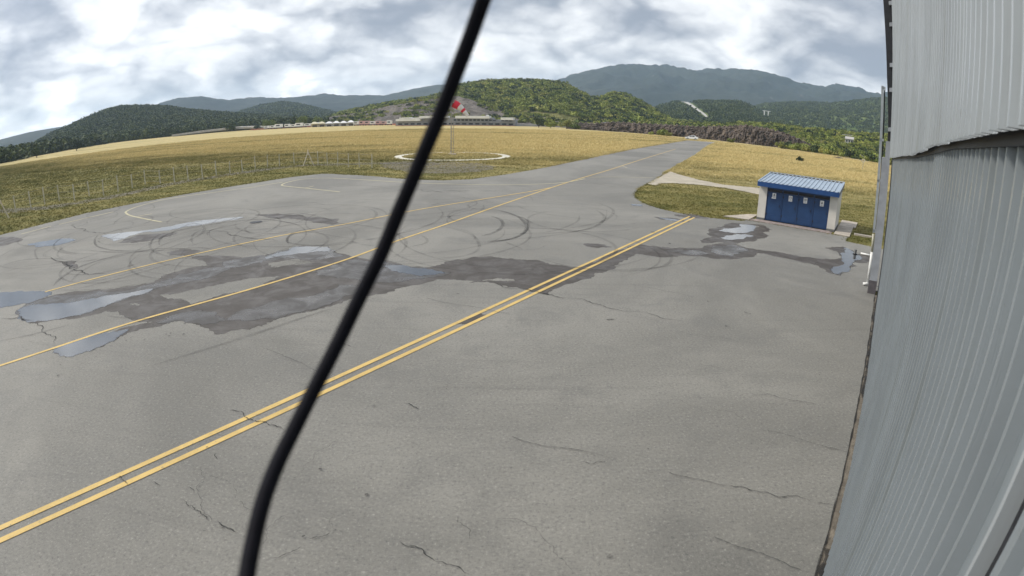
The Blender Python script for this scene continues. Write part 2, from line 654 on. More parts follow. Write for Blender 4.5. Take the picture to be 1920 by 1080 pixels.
MAT = dict(
    apron=m_apron('apron asphalt'),
    damp=m_wet('damp asphalt', (0.070, 0.061, 0.053), 0.62, 0.40, 0.5),
    wet=m_wet('wet asphalt', (0.066, 0.060, 0.054), 0.50, 0.20, 0.35),
    water=m_wet('standing water', (0.050, 0.052, 0.054), 0.08, 0.03, 0.04, 0.3, 2.0),
    yellow=m_paint('yellow line paint', (0.64, 0.45, 0.15), 0.6),
    cream=m_paint('old cream line paint', (0.52, 0.47, 0.30), 0.8),
    white=m_paint('white ring paint', (0.66, 0.63, 0.52), 0.35),
    tyre=m_mark('tyre rubber', (0.045, 0.042, 0.04), 0.36),
    tyre2=m_mark('old tyre rubber', (0.06, 0.055, 0.05), 0.2),
    crack=m_mark('open crack', (0.018, 0.017, 0.016), 1.0, 2.0),
    seam=m_mark('faint joint', (0.05, 0.048, 0.045), 0.55, 0.8),
    spot=m_mark('oil spot', (0.04, 0.036, 0.034), 0.65, 2.5),
    field=m_field(), tuft=m_tuft(),
    path=plain('pale concrete path', (0.40, 0.355, 0.28), 0.9, var=0.16, scale=0.8, bumps=0.3),
    slab=plain('concrete slab', (0.42, 0.37, 0.31), 0.9, var=0.15, scale=1.4, bumps=0.3),
    paver=plain('pink paver', (0.30, 0.245, 0.225), 0.9, var=0.3, scale=5.0, bumps=0.4),
    render_w=plain('cream render', (0.60, 0.575, 0.52), 0.85, var=0.07, scale=1.5, bumps=0.1),
    plinth=plain('grey plinth', (0.16, 0.16, 0.155), 0.85, scale=4),
    blue=plain('blue door paint', (0.014, 0.050, 0.140), 0.42, var=0.12, scale=2.0),
    blue_d=plain('blue frame paint', (0.014, 0.045, 0.13), 0.45, var=0.1),
    blue_f=plain('blue fascia paint', (0.012, 0.058, 0.19), 0.4, var=0.1),
    roof=plain('pale blue roof sheet', (0.34, 0.41, 0.49), 0.38, var=0.1, scale=1.2),
    signw=plain('white sign plate', (0.78, 0.78, 0.76), 0.5, var=0.03),
    black=plain('black ink', (0.02, 0.02, 0.02), 0.5, var=0.1),
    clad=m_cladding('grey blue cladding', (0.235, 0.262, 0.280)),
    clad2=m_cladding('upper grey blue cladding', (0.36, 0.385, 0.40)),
    flash=m_cladding('pale flashing', (0.36, 0.40, 0.50)),
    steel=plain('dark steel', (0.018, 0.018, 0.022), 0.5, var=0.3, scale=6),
    grey=plain('grey sheet steel', (0.33, 0.345, 0.37), 0.5, var=0.12, scale=2.5),
    grey_l=plain('galvanised steel', (0.42, 0.45, 0.47), 0.45, 0.3, var=0.12, scale=3),
    grey_d=plain('dirty post base', (0.11, 0.10, 0.105), 0.8, scale=5),
    pvc=plain('white plastic pipe', (0.72, 0.71, 0.68), 0.4, var=0.06),
    beige=plain('beige pipe', (0.40, 0.38, 0.29), 0.5, var=0.08),
    dirt=m_rock('dirt in the wall joint', (0.13, 0.11, 0.085), (0.21, 0.18, 0.14), 3.0, 0.03),
    rubber=plain('black cable sheath', (0.008, 0.008, 0.012), 0.75, var=0.2, scale=40, spec=0.12),
    red=plain('red sock fabric', (0.62, 0.022, 0.045), 0.7, var=0.12),
    sockw=plain('white sock fabric', (0.72, 0.68, 0.64), 0.75, var=0.08),
    mast=plain('mast steel', (0.30, 0.28, 0.25), 0.5, 0.2, var=0.15),
    post=plain('weathered fence post', (0.50, 0.46, 0.35), 0.85, var=0.25, scale=6),
    post_l=plain('pale brace post', (0.62, 0.55, 0.44), 0.8, var=0.12),
    bwall=plain('pit building wall', (0.27, 0.275, 0.29), 0.8, var=0.15, scale=0.3),
    bdark=plain('dark window glass', (0.02, 0.022, 0.028), 0.15, var=0.1),
    bwhite=plain('white canopy', (0.76, 0.75, 0.72), 0.6, var=0.06, scale=0.4),
    housew=plain('dull white house wall', (0.46, 0.45, 0.42), 0.8, var=0.1, scale=0.4),
    bred=plain('red brown band', (0.33, 0.12, 0.09), 0.7, var=0.2, scale=0.5),
    tentw=plain('white tent sheet', (0.80, 0.79, 0.77), 0.6, var=0.06, scale=0.6),
    tenty=plain('cream tent sheet', (0.66, 0.60, 0.42), 0.6, var=0.06, scale=0.6),
    pink=plain('faded pink panel', (0.56, 0.36, 0.35), 0.7, var=0.15, scale=0.6),
    carw=plain('white car paint', (0.80, 0.80, 0.79), 0.25, var=0.03),
    bark=plain('bark', (0.10, 0.075, 0.055), 0.9, var=0.3, scale=2, bumps=0.5),
    leaf=m_leaf('broad leaf', (0.095, 0.135, 0.026), (0.31, 0.335, 0.072)),
    leaf_d=m_leaf('dark leaf', (0.022, 0.038, 0.015), (0.060, 0.082, 0.026)),
    leaf_b=m_leaf('shrub leaf', (0.115, 0.135, 0.034), (0.36, 0.345, 0.09)),
    hill=m_hill('scrub hill', (0.11, 0.12, 0.035), (0.26, 0.24, 0.09), (0.33, 0.30, 0.26), 0.26),
    hill_d=m_hill('wooded hill', (0.02, 0.034, 0.016), (0.04, 0.056, 0.022), (0.10, 0.10, 0.08), 0.0, 0.012, 0.12),
    hill_g=m_hill('green far slope', (0.085, 0.125, 0.035), (0.15, 0.18, 0.06), (0.20, 0.19, 0.16), 0.12, 0.006, 0.06),
    mount=m_hill('far mountain', (0.016, 0.025, 0.020), (0.036, 0.043, 0.032), (0.13, 0.125, 0.115), 0.1, 0.0028, 0.03),
    quarry=m_rock('bare quarry slope', (0.085, 0.073, 0.062), (0.22, 0.188, 0.16), 0.12, 1.6),
    cliff=m_rock('brown rock cliff', (0.060, 0.045, 0.036), (0.18, 0.138, 0.108), 0.28, 0.7),
    road=plain('pale far road', (0.42, 0.40, 0.37), 0.9, var=0.1, scale=0.2),
    gravel=m_rock('grey gravel track', (0.16, 0.145, 0.12), (0.25, 0.225, 0.18), 1.2, 0.06),
)

#@@SETTING
# ================================================================== SETTING
ground = mesh('ground', [(-4200, -1200, -0.03), (4200, -1200, -0.03), (4200, 4300, -0.03), (-4200, 4300, -0.03)],
              [(0, 1, 2, 3)], MAT['field'])
tag(ground, kind='structure')

LEFT_EDGE = [(4, 440), (160, 400), (320, 369), (480, 342.5), (546.7, 331.7), (603, 325.8), (623, 326), (697, 330), (753, 335),
             (783, 336.7), (830, 338), (883, 335.8), (950, 326.7), (1017, 315), (1100, 297.5), (1183, 280), (1250, 269), (1288, 263)]
RIGHT_EDGE = [(1345, 267.5), (1330, 272.5), (1308, 290), (1260, 316.7), (1216.7, 344), (1197, 353), (1189, 362), (1190, 370),
              (1205, 380), (1240, 392), (1290, 403), (1340, 409), (1390, 414)]
le = [G(*p) for p in LEFT_EDGE]
d0 = np.array(le[0]) - np.array(le[1]); d0 /= np.linalg.norm(d0)
start = np.array(le[0]) + d0 * 45
re = [G(*p) for p in RIGHT_EDGE]
sh = [wp(34.05, -7.75)[:2], wp(34.05, -1.5)[:2], G(1585, 452), G(1633, 462)]
hang_far = [wp(31.5, 6)[:2], wp(22.6, 6)[:2], wp(22.6, 0.425)[:2], wp(-28, 0.425)[:2]]
back = [(-38, -22)]


def wiggle(P, amp, seg=1.2):
    o = []
    for a, b in zip(P[:-1], P[1:]):
        a, b = np.array(a), np.array(b)
        n = max(1, int(np.linalg.norm(b - a) / seg))
        for k in range(n):
            o.append(a + (b - a) * k / n + rng.normal(0, amp, 2))
    o.append(np.array(P[-1]))
    return o


apron_poly = [start] + wiggle(le, 0.05) + wiggle(re, 0.05) + [np.array(p) for p in sh + hang_far + back]
apron = ngon('apron', [apron_poly], 0.0, MAT['apron'])
tag(apron, kind='structure')
AP = apron

# kerbless concrete path and slabs round the shed
pth = [G(*p) for p in [(1256, 320.5), (1275, 327), (1310, 337), (1355, 346), (1427, 353), (1427, 366), (1395, 359), (1360, 352.5), (1310, 346.5), (1262, 343.5),
                       (1240, 344), (1228, 348), (1214, 345)]]
path = ngon('path', [fractal_loop(pth, 2, 0.04)], 0.008, MAT['path'])
tag(path, kind='structure')
sw = empty('shed_pavement', wp(34.5, -5))
tag(sw, kind='structure')
sw_inv = sw.matrix_basis.inverted()


def wbox(mb, s0, s1, p0, p1, z0, z1, mi=0):
    c = [wp(s0, p0), wp(s0, p1), wp(s1, p1), wp(s1, p0)]
    return mb.quadbox([(x, y, z0) for x, y, _ in c] + [(x, y, z1) for x, y, _ in c], mi)


def place(o, root):                        # keep a world-built mesh where it is under its thing
    o.parent = root
    o.matrix_parent_inverse = root.matrix_basis.inverted()
    return o


for i in range(5):                          # slabs beside the shed
    mb = MB()
    s0 = 34.1 + i * 1.28
    wbox(mb, s0, s0 + 1.25, -2.36 + (0.02 if i % 2 else 0), -1.42 + 0.16 * (i > 2), -0.02, 0.05 + 0.006 * (i % 3))
    place(mb.build('slab', MAT['slab']), sw)
mb = MB(); mb.prism([wp(34.0, -9.2)[:2], wp(34.15, -7.6)[:2], wp(36.6, -7.6)[:2], wp(36.3, -8.1)[:2]], -0.02, 0.045)
place(mb.build('slab', MAT['slab']), sw)
k = 0
for r in range(4):                          # pavers in front of the doors
    for c in range(14):
        p0 = -7.55 + c * 0.36 + (0.18 if r % 2 else 0)
        if p0 > -2.75: continue
        mb = MB(); wbox(mb, 34.10 + r * 0.205, 34.10 + r * 0.205 + 0.195, p0, p0 + 0.348, -0.02, 0.02 + random.uniform(0, 0.008))
        place(mb.build('paver', MAT['paver']), sw)


# ---- damp and wet patches left by the rain
def gp(pts): return [G(*p) for p in pts]


D1 = [(40, 578), (60, 566), (95, 556), (133, 548), (213, 543), (253, 537), (293, 528), (307, 518), (360, 503), (393, 497), (360, 482), (450, 485), (520, 477),
      (563, 462), (613, 463), (645, 478), (720, 489), (760, 499), (800, 503), (830, 497), (860, 488), (920, 482), (970, 488), (1003, 488), (1037, 498),
      (1076, 503), (1120, 492), (1165, 470), (1197, 459), (1253, 465), (1320, 466), (1345, 458), (1372, 456), (1415, 468), (1450, 472), (1500, 482), (1540, 487),
      (1560, 503), (1530, 496), (1490, 487), (1440, 476), (1415, 473), (1410, 480), (1380, 485), (1340, 484),
      (1305, 479), (1241, 482), (1191, 475), (1174, 482), (1155, 493), (1112, 511), (1074, 528), (1024, 549), (970, 537), (920, 528), (870, 524), (820, 522),
      (760, 536), (700, 552), (640, 565), (587, 580), (533, 593), (500, 603), (467, 615), (413, 625), (383, 610), (360, 603), (320, 597), (300, 610),
      (227, 627), (200, 643), (167, 657), (127, 667), (107, 657), (112, 649), (225, 619), (290, 603), (240, 592), (226, 583), (200, 581), (130, 597), (68, 605), (58, 604), (40, 593)]
H1 = [(500, 493), (550, 484), (608, 491), (547, 498), (512, 503)]
H2 = [(292, 553), (350, 544), (427, 528), (473, 519), (531, 517), (500, 532), (430, 551), (357, 572), (330, 562)]
H3 = [(68, 605), (130, 597), (200, 581), (226, 583), (240, 592), (296, 602), (225, 619), (112, 649), (103, 638)]
H4 = [(880, 530), (930, 520), (965, 521), (975, 528), (950, 529), (915, 527)]
H5 = [(235, 565), (262, 567), (272, 577), (240, 573)]
wetroot = AP
wet_sheet('damp_patch', [fractal_loop(gp(D1), 3, 0.13)] + [fractal_loop(gp(h), 3, 0.13) for h in (H1, H2, H4, H5)], 0.004, MAT['damp'], AP)
DAMP = [[(1345, 428), (1375, 418), (1430, 422), (1443, 430), (1425, 435), (1437, 441), (1415, 450), (1380, 456), (1350, 453), (1318, 455), (1342, 445), (1330, 440)],
        [(1548, 465), (1580, 463), (1605, 476), (1625, 480), (1628, 488), (1598, 491), (1572, 516), (1556, 511), (1532, 493), (1547, 486), (1580, 484), (1575, 472)],
        [(1228, 407), (1260, 409), (1290, 416), (1262, 414), (1240, 411)], [(1268, 403), (1295, 401), (1310, 404), (1326, 410), (1300, 409), (1275, 406)],
        [(1097, 458), (1120, 458), (1143, 463), (1118, 464)], [(866, 605), (872, 600), (900, 590), (905, 592), (898, 598), (874, 606)],
        [(0, 445), (30, 446), (38, 452), (10, 460), (0, 462)], [(225, 455), (260, 441), (330, 437), (300, 447), (250, 455)],
        [(480, 403), (520, 401), (590, 408), (632, 411), (628, 420), (590, 417), (540, 409), (500, 406)],
        [(318, 473), (345, 468), (372, 470), (360, 480), (325, 478)], [(120, 492), (138, 490), (143, 501), (125, 500)]]
for i, q in enumerate(DAMP):
    wet_sheet('damp_patch', [fractal_loop(gp(q), 3, 0.15)], 0.0045 + 0.0004 * i, MAT['damp'], AP)
WET = [[(100, 556), (215, 548), (290, 533), (395, 503), (440, 500), (350, 528), (280, 545), (215, 566), (170, 585), (128, 594), (60, 603), (42, 592), (42, 578)],
       [(420, 492), (500, 480), (560, 466), (612, 466), (640, 480), (600, 486), (540, 482), (490, 490), (450, 500), (425, 500)],
       [(610, 500), (660, 488), (720, 492), (800, 506), (840, 512), (800, 520), (700, 530), (640, 520), (600, 515)],
       [(560, 560), (640, 535), (690, 540), (640, 556), (570, 580), (480, 598), (430, 600), (450, 585)],
       [(300, 605), (330, 590), (400, 585), (420, 600), (380, 608), (330, 600)],
       [(1250, 470), (1310, 470), (1330, 476), (1290, 477)], [(1340, 462), (1375, 460), (1400, 470), (1370, 480), (1345, 476)]]
for i, q in enumerate(WET):
    wet_sheet('wet_patch', [fractal_loop(gp(q), 3, 0.16)], 0.011 + 0.0005 * i, MAT['wet'], AP)
WATER = [[(0, 549), (60, 547), (95, 549), (85, 556), (60, 566), (25, 572), (0, 577), (-30, 580), (-30, 552)],
         [(37, 581), (60, 573), (130, 569), (200, 556), (284, 543), (268, 551), (215, 565), (170, 583), (130, 592), (90, 600), (55, 603), (40, 592)],
         [(105, 655), (130, 643), (200, 626), (235, 620), (220, 630), (195, 645), (165, 657), (127, 667)],
         [(195, 441), (230, 437), (290, 430), (350, 418), (400, 412), (455, 407), (445, 411), (380, 421), (320, 431), (270, 435), (240, 443), (215, 452), (205, 447)],
         [(52, 458), (90, 452), (130, 447), (142, 450), (115, 458), (70, 463)],
         [(555, 463), (612, 464), (616, 470), (580, 473), (540, 478), (500, 485), (512, 478), (545, 470)],
         [(722, 499), (760, 500), (810, 507), (830, 512), (790, 516), (740, 508)],
         [(1350, 433), (1390, 421), (1420, 424), (1410, 430), (1376, 437)], [(1352, 446), (1385, 440), (1410, 442), (1390, 448), (1360, 449)],
         [(1585, 465), (1600, 474), (1612, 485), (1590, 500), (1566, 513), (1561, 506), (1582, 490), (1578, 476)],
         [(1236, 408), (1262, 411), (1275, 414), (1256, 413)], [(1188, 383), (1200, 384), (1203, 386), (1186, 385)]]
for i, q in enumerate(WATER):
    pd = wet_sheet('puddle', [fractal_loop(gp(q), 3, 0.15)], 0.0155 + 0.0003 * i, MAT['water'], AP)

# ---- painted lines
def line(pts, w, mat='yellow', z=0.02, name='painted_line', smooth=True):
    P = [G(*p) for p in pts]
    if smooth and len(P) > 2: P = catmull(P, 8)
    Q = []
    for a, b in zip(P[:-1], P[1:]):
        a, b = np.array(a), np.array(b)
        n = max(1, int(np.linalg.norm(b - a) / 0.6))
        Q += [a + (b - a) * k / n for k in range(n)]
    Q.append(np.array(P[-1]))
    return ribbon(name, Q, w, z, MAT[mat], AP, wj=0.05)


A0, A1 = np.array((-1.435, 0.828)) * CAM_H, np.array((1.9, 5.853)) * CAM_H
ad = (A1 - A0) / np.linalg.norm(A1 - A0)
an = np.array([ad[1], -ad[0]])
for off, e in ((0.0, 0.0), (0.335, -0.1)):
    a = A0 - ad * 14 + an * off; b = A1 + an * off + ad * e
    n = 60
    ribbon('yellow_line', [a + (b - a) * i / n for i in range(n + 1)], 0.135, 0.02, MAT['yellow'], AP, wj=0.04)
line([(-60, 704), (0, 686), (100, 653.3), (253.3, 603.3), (466.7, 543.3), (640, 490), (740, 453.3), (833.3, 421.7), (913.3, 393.3), (1020, 356.7), (1080, 337), (1140, 319.3),
      (1200, 300), (1266.7, 279.5)], 0.13, name='yellow_line')
line([(85, 548), (100, 543.3), (200, 516.7), (363.3, 477.3), (533.3, 440.7), (640, 421.7), (760, 397.7), (833.3, 385), (916.7, 371.7), (1000, 358.3), (1040, 350.5)], 0.12,
     'yellow', 0.0208, name='yellow_line')
line([(40, 439), (95.6, 424.4)], 0.16, 'cream')
line([(111, 421), (213, 397.2)], 0.16, 'cream')
line([(480, 350.5), (400, 361), (313, 373.5), (260, 387), (238, 396), (237, 400), (245, 404.5), (267, 409.5), (303, 416.5)], 0.16, 'cream', 0.0212)
line([(258, 406), (285, 401)], 0.13, 'cream', 0.0216)
line([(1097, 335), (1067, 341), (1020, 345), (933, 346.7), (833, 345), (753, 341.7), (671.7, 336.7), (613, 334), (570, 336), (543, 341), (530, 345.5), (533, 348.8),
      (580, 353.7), (637, 360)], 0.16, 'cream', 0.0220)
line([(573, 352.5), (588, 349)], 0.13, 'cream', 0.0224)
line([(480, 349.6), (530, 342)], 0.16, 'cream', 0.0228)
line([(1100, 332.5), (1160, 332), (1225, 333.5)], 0.14, 'cream', 0.0232)
line([(1166, 310.5), (1176, 315)], 0.12, 'cream', 0.0236)

# ---- tyre marks
def z7(p): return [(x / 3, 380 + y / 3) for x, y in p]
def z2(p): return [(920 + x / 4.8, 380 + y / 4.8) for x, y in p]
def z5(p): return [(500 + x / 3, 120 + y / 3) for x, y in p]


TY = [z2([(-60, 62), (60, 70), (150, 90), (250, 130), (320, 200), (310, 260), (230, 310), (100, 340), (-100, 352)]),
      z2([(1045, 60), (1030, 150), (920, 220), (720, 270), (450, 310), (200, 330), (0, 350), (-150, 355)]),
      z2([(800, 110), (780, 170), (650, 230), (480, 270), (300, 280), (100, 290)]),
      z2([(0, 120), (80, 150), (110, 190), (80, 240), (0, 280), (-80, 300)]),
      z5([(1000, 915), (1150, 960), (1195, 1020), (1170, 1060), (1080, 1085), (950, 1095)]),
      z5([(1330, 840), (1450, 870), (1470, 920), (1420, 970), (1300, 1000), (1150, 1010)]),
      z5([(1850, 820), (1900, 860), (1860, 910), (1750, 940), (1500, 960)]),
      z5([(860, 960), (900, 985), (890, 1010), (800, 1030)]),
      z5([(330, 930), (160, 955), (115, 990), (150, 1012), (330, 1022), (560, 1000)]),
      z5([(40, 850), (200, 842), (330, 870), (400, 895)]), z5([(0, 905), (120, 908), (260, 900)]), z5([(160, 790), (260, 780), (330, 795)]),
      z5([(250, 720), (400, 690), (560, 685), (700, 700)]),
      z7([(560, 175), (535, 205), (540, 240), (580, 258), (650, 270), (760, 270), (850, 250)]),
      z7([(850, 245), (855, 215), (900, 180), (1050, 145), (1200, 110), (1400, 85), (1550, 90), (1720, 105)]),
      z7([(895, 240), (905, 200), (980, 165), (1150, 130), (1300, 108), (1500, 95), (1700, 130)]),
      z7([(1085, 235), (1078, 200), (1100, 170), (1180, 140), (1300, 120)]), z7([(1165, 190), (1180, 160), (1260, 135), (1400, 120), (1560, 122)]),
      z7([(300, 470), (350, 420), (480, 350), (700, 290), (900, 260), (1080, 262)]), z7([(400, 445), (450, 395), (560, 335), (720, 292)]),
      z7([(215, 325), (198, 290), (205, 262), (260, 240)]), z7([(340, 245), (350, 270), (420, 285), (560, 290)]),
      z7([(1625, 240), (1618, 195), (1680, 160), (1800, 140), (1960, 122)]), z7([(0, 400), (150, 360), (330, 340), (520, 300)]),
      z7([(0, 360), (120, 325), (280, 315), (380, 325)]), z7([(480, 268), (650, 280), (900, 270), (1100, 255), (1200, 262)]),
      z7([(850, 920), (1340, 770), (1700, 650), (1860, 600)]), z7([(420, 490), (700, 420), (960, 345)]),
      z7([(400, 470), (640, 420), (900, 350)]), z7([(600, 640), (800, 655), (950, 640)]),
      [(1120, 380), (1150, 395), (1130, 415), (1060, 430)], [(1050, 330), (1120, 345), (1160, 352)],
      [(640, 372), (760, 376), (880, 372)], [(700, 362), (790, 356), (833, 362)], [(0, 640), (60, 628), (130, 610)]]
for i, q in enumerate(TY):
    P = catmull([G(*p) for p in q], 10)
    ribbon('tyre_mark', P, 0.13 if i % 3 else 0.19, 0.025 + 0.0003 * i, MAT['tyre' if i % 5 in (0, 3) and len(q) > 4 else 'tyre2'], AP, taper=True, wj=0.15)

rt = random.Random(21)
for i in range(75):                          # faint overlapping loops of old skid marks
    c = np.array(G(*[(rt.uniform(120, 560), rt.uniform(400, 470)), (rt.uniform(720, 1130), rt.uniform(375, 470)), (rt.uniform(60, 700), rt.uniform(385, 500))][i % 3]))
    R0 = rt.uniform(1.6, 6.5); a0 = rt.uniform(0, 6.28); sw_ = rt.uniform(1.0, 4.2)
    P = [c + (R0 + 0.5 * math.sin(t * 1.7 + i)) * np.array([math.cos(a0 + t), math.sin(a0 + t)]) for t in np.linspace(0, sw_, 40)]
    ribbon('tyre_mark', P, rt.uniform(0.07, 0.16), 0.0365 + 0.00012 * i, MAT['tyre2'], AP, taper=True, wj=0.2)
# ---- cracks and joints
def z8(p): return [(x / 3, 740 + y / 3) for x, y in p]


CR = [(z8([(1290, 95), (1310, 90), (1370, 120), (1420, 145), (1480, 155), (1540, 175), (1605, 205)]), 0.022), (z8([(655, 468), (680, 465), (700, 490), (745, 518)]), 0.02),
      (z8([(1030, 590), (1060, 630), (1085, 630), (1100, 655), (1130, 670), (1165, 695), (1188, 720)]), 0.013), (z8([(1225, 715), (1265, 745), (1340, 780)]), 0.02),
      (z8([(1265, 745), (1235, 757)]), 0.012), (z8([(850, 495), (885, 505), (905, 520)]), 0.012), (z8([(1740, 812), (1780, 805), (1860, 775)]), 0.012),
      (z8([(1530, 925), (1600, 905), (1690, 858)]), 0.011), (z8([(1215, 335), (1225, 370)]), 0.012), (z8([(1050, 525), (1090, 548)]), 0.01),
      ([(750, 1012), (790, 1030), (830, 1055), (885, 1080)], 0.016), ([(1360, 912), (1400, 917), (1450, 930), (1520, 943)], 0.018),
      ([(975, 543), (1003, 547), (1030, 553), (1060, 559)], 0.07), ([(1060, 559), (1120, 571), (1200, 586), (1280, 602)], 0.025), ([(920, 531), (975, 543)], 0.03),
      ([(758, 757), (775, 764), (785, 768)], 0.02), ([(1088, 868), (1110, 871), (1138, 868)], 0.013), ([(1395, 585), (1408, 590)], 0.04), ([(1136, 600), (1152, 600)], 0.05),
      ([(60, 603), (85, 625), (105, 645)], 0.03), ([(90, 474), (125, 492), (140, 507), (165, 516), (200, 515)], 0.06), ([(115, 490), (130, 502), (142, 503)], 0.05),
      ([(395, 432), (430, 440), (480, 448), (520, 453)], 0.05), ([(120, 420), (160, 430), (180, 437), (200, 438)], 0.06), ([(1530, 943), (1556, 946)], 0.012),
      ([(836, 360), (880, 358), (830, 356)], 0.08), ([(790, 356), (831, 361)], 0.07), ([(640, 640), (660, 652)], 0.02), ([(0, 598), (40, 594), (62, 601)], 0.06)]
for i, (q, w) in enumerate(CR):
    P = fractal_loop([G(*p) for p in q], 3, 0.2, closed=False)
    ribbon('crack', P, w * 0.8, 0.037 + 0.0003 * i, MAT['crack'], AP, wj=0.6, taper=True)
SE = [[(500, 655), (560, 680), (600, 700)], [(960, 820), (1060, 842), (1130, 856)], [(1255, 888), (1360, 912)], [(1180, 533), (1240, 545), (1300, 558)],
      [(1530, 760), (1440, 740), (1410, 742)], [(800, 560), (880, 575), (960, 592)], [(1040, 380), (1100, 384), (1130, 386)],
      [(1020, 462), (1000, 470), (940, 466)], [(300, 500), (420, 470), (520, 452)], [(1440, 810), (1530, 835), (1590, 850)], [(1340, 1010), (1430, 1040), (1500, 1070)]]
for i, q in enumerate(SE):
    P = fractal_loop([G(*p) for p in q], 4, 0.08, closed=False)
    ribbon('joint', P, 0.02, 0.047 + 0.0003 * i, MAT['seam'], AP, wj=0.5)
rk = random.Random(77)
for i in range(12):                          # hairline cracks wandering over the old concrete
    x_, y_ = rk.uniform(120, 1500), rk.uniform(600, 1050)
    c = np.array(G(x_, y_))
    if c @ WN > -0.4: continue
    an_ = rk.choice([rad(-35), rad(-20), rad(55), rad(-50)]) + rk.uniform(-.3, .3); Lc = rk.uniform(0.5, 2.4)
    P = fractal_loop([tuple(c), tuple(c + Lc * .5 * np.array([math.cos(an_), math.sin(an_)]) + 0.1 * Lc * rk.uniform(-1, 1)), tuple(c + Lc * np.array([math.cos(an_), math.sin(an_)]))], 4, 0.22, closed=False, r=rk)
    ribbon('crack', P, rk.uniform(0.006, 0.011), 0.0552 + 0.0001 * i, MAT['seam'], AP, wj=0.6, taper=True)
r_ = random.Random(5)
for i in range(34):                          # oil drips and scuffs
    px, py = (r_.uniform(60, 1560), r_.uniform(360, 1060)) if i % 3 else (r_.uniform(230, 370), r_.uniform(605, 640))
    c = np.array(G(px, py))
    if c @ WN > 0.2: continue
    s = r_.uniform(0.02, 0.08) * (1.6 if py < 500 else 0.6)
    lp = [c + s * r_.uniform(0.5, 1.3) * np.array([math.cos(a), math.sin(a)]) for a in np.linspace(0, 2 * math.pi, 9)[:-1]]
    ngon('oil_spot', [lp], 0.0515 + 0.0001 * i, MAT['spot'], AP)
mh = G(480, 416.5)
mb = MB(); mb.prism([(mh[0] + 0.36 * math.cos(a), mh[1] + 0.36 * math.sin(a)) for a in np.linspace(0, 2 * math.pi, 25)[:-1]], 0.0, 0.012)
mb.prism([(mh[0] + 0.28 * math.cos(a), mh[1] + 0.28 * math.sin(a)) for a in np.linspace(0, 2 * math.pi, 25)[:-1]], 0.0, 0.018)
mo = mb.build('manhole_cover', MAT['steel'])
tag(mo, 'round dark manhole cover in the apron above the long thin puddle', 'manhole cover')

# ---- gravel strip under the fence and bare patch near the windsock ring
trk = [(-40, 398), (60, 392), (140, 381), (230, 365), (320, 345), (400, 332), (480, 320), (560, 311), (640, 308), (700, 306), (760, 306), (820, 309)]
P = catmull([G(*p, -0.02) for p in trk], 6)
MAT['gravf'] = m_mark('thin gravel in turf', (0.17, 0.15, 0.11), 0.7, 0.9)
tag(ribbon('gravel_track', P, 2.6, -0.02, MAT['gravf'], None, wj=0.2), kind='structure')
gpatch = [(712, 306), (760, 302), (830, 303), (900, 305), (930, 312), (900, 322), (840, 326), (760, 322), (725, 315)]
tag(ngon('gravel_patch', [fractal_loop([G(*p, -0.018) for p in gpatch], 3, 0.15)], -0.016, MAT['gravf']), kind='structure')
twt = [G(*p, -0.02) for p in [(830, 300), (842, 286), (860, 262), (885, 248), (905, 243)]]
# far runway strip with its white edge, crossing the end of the taxiway
rw = [at(1180, 253.5, 200), at(1262, 259.2, 190), at(1345, 267.6, 181), at(1420, 275, 178)]
P = catmull([(q.x, q.y) for q in (Vector(G(1150, 252.0) + (0,)), Vector(G(1262, 259.8) + (0,)), Vector(G(1345, 267.2) + (0,)), Vector(G(1440, 277.5) + (0,)), Vector(G(1640, 304) + (0,)))], 8)
tag(ribbon('runway_road', P, 5.0, 0.0, MAT['road'], None), kind='structure')

# ================================================================== HILLS
def RF(a):                                   # where the airfield ends, by bearing (degrees)
    return np.interp(a, [-70, -50, -39, -30, -17, -3.5, 7, 24, 28.4, 35.7, 45, 60],
                     [240, 262, 415, 390, 350, 275, 236, 190, 186, 168, 160, 150])


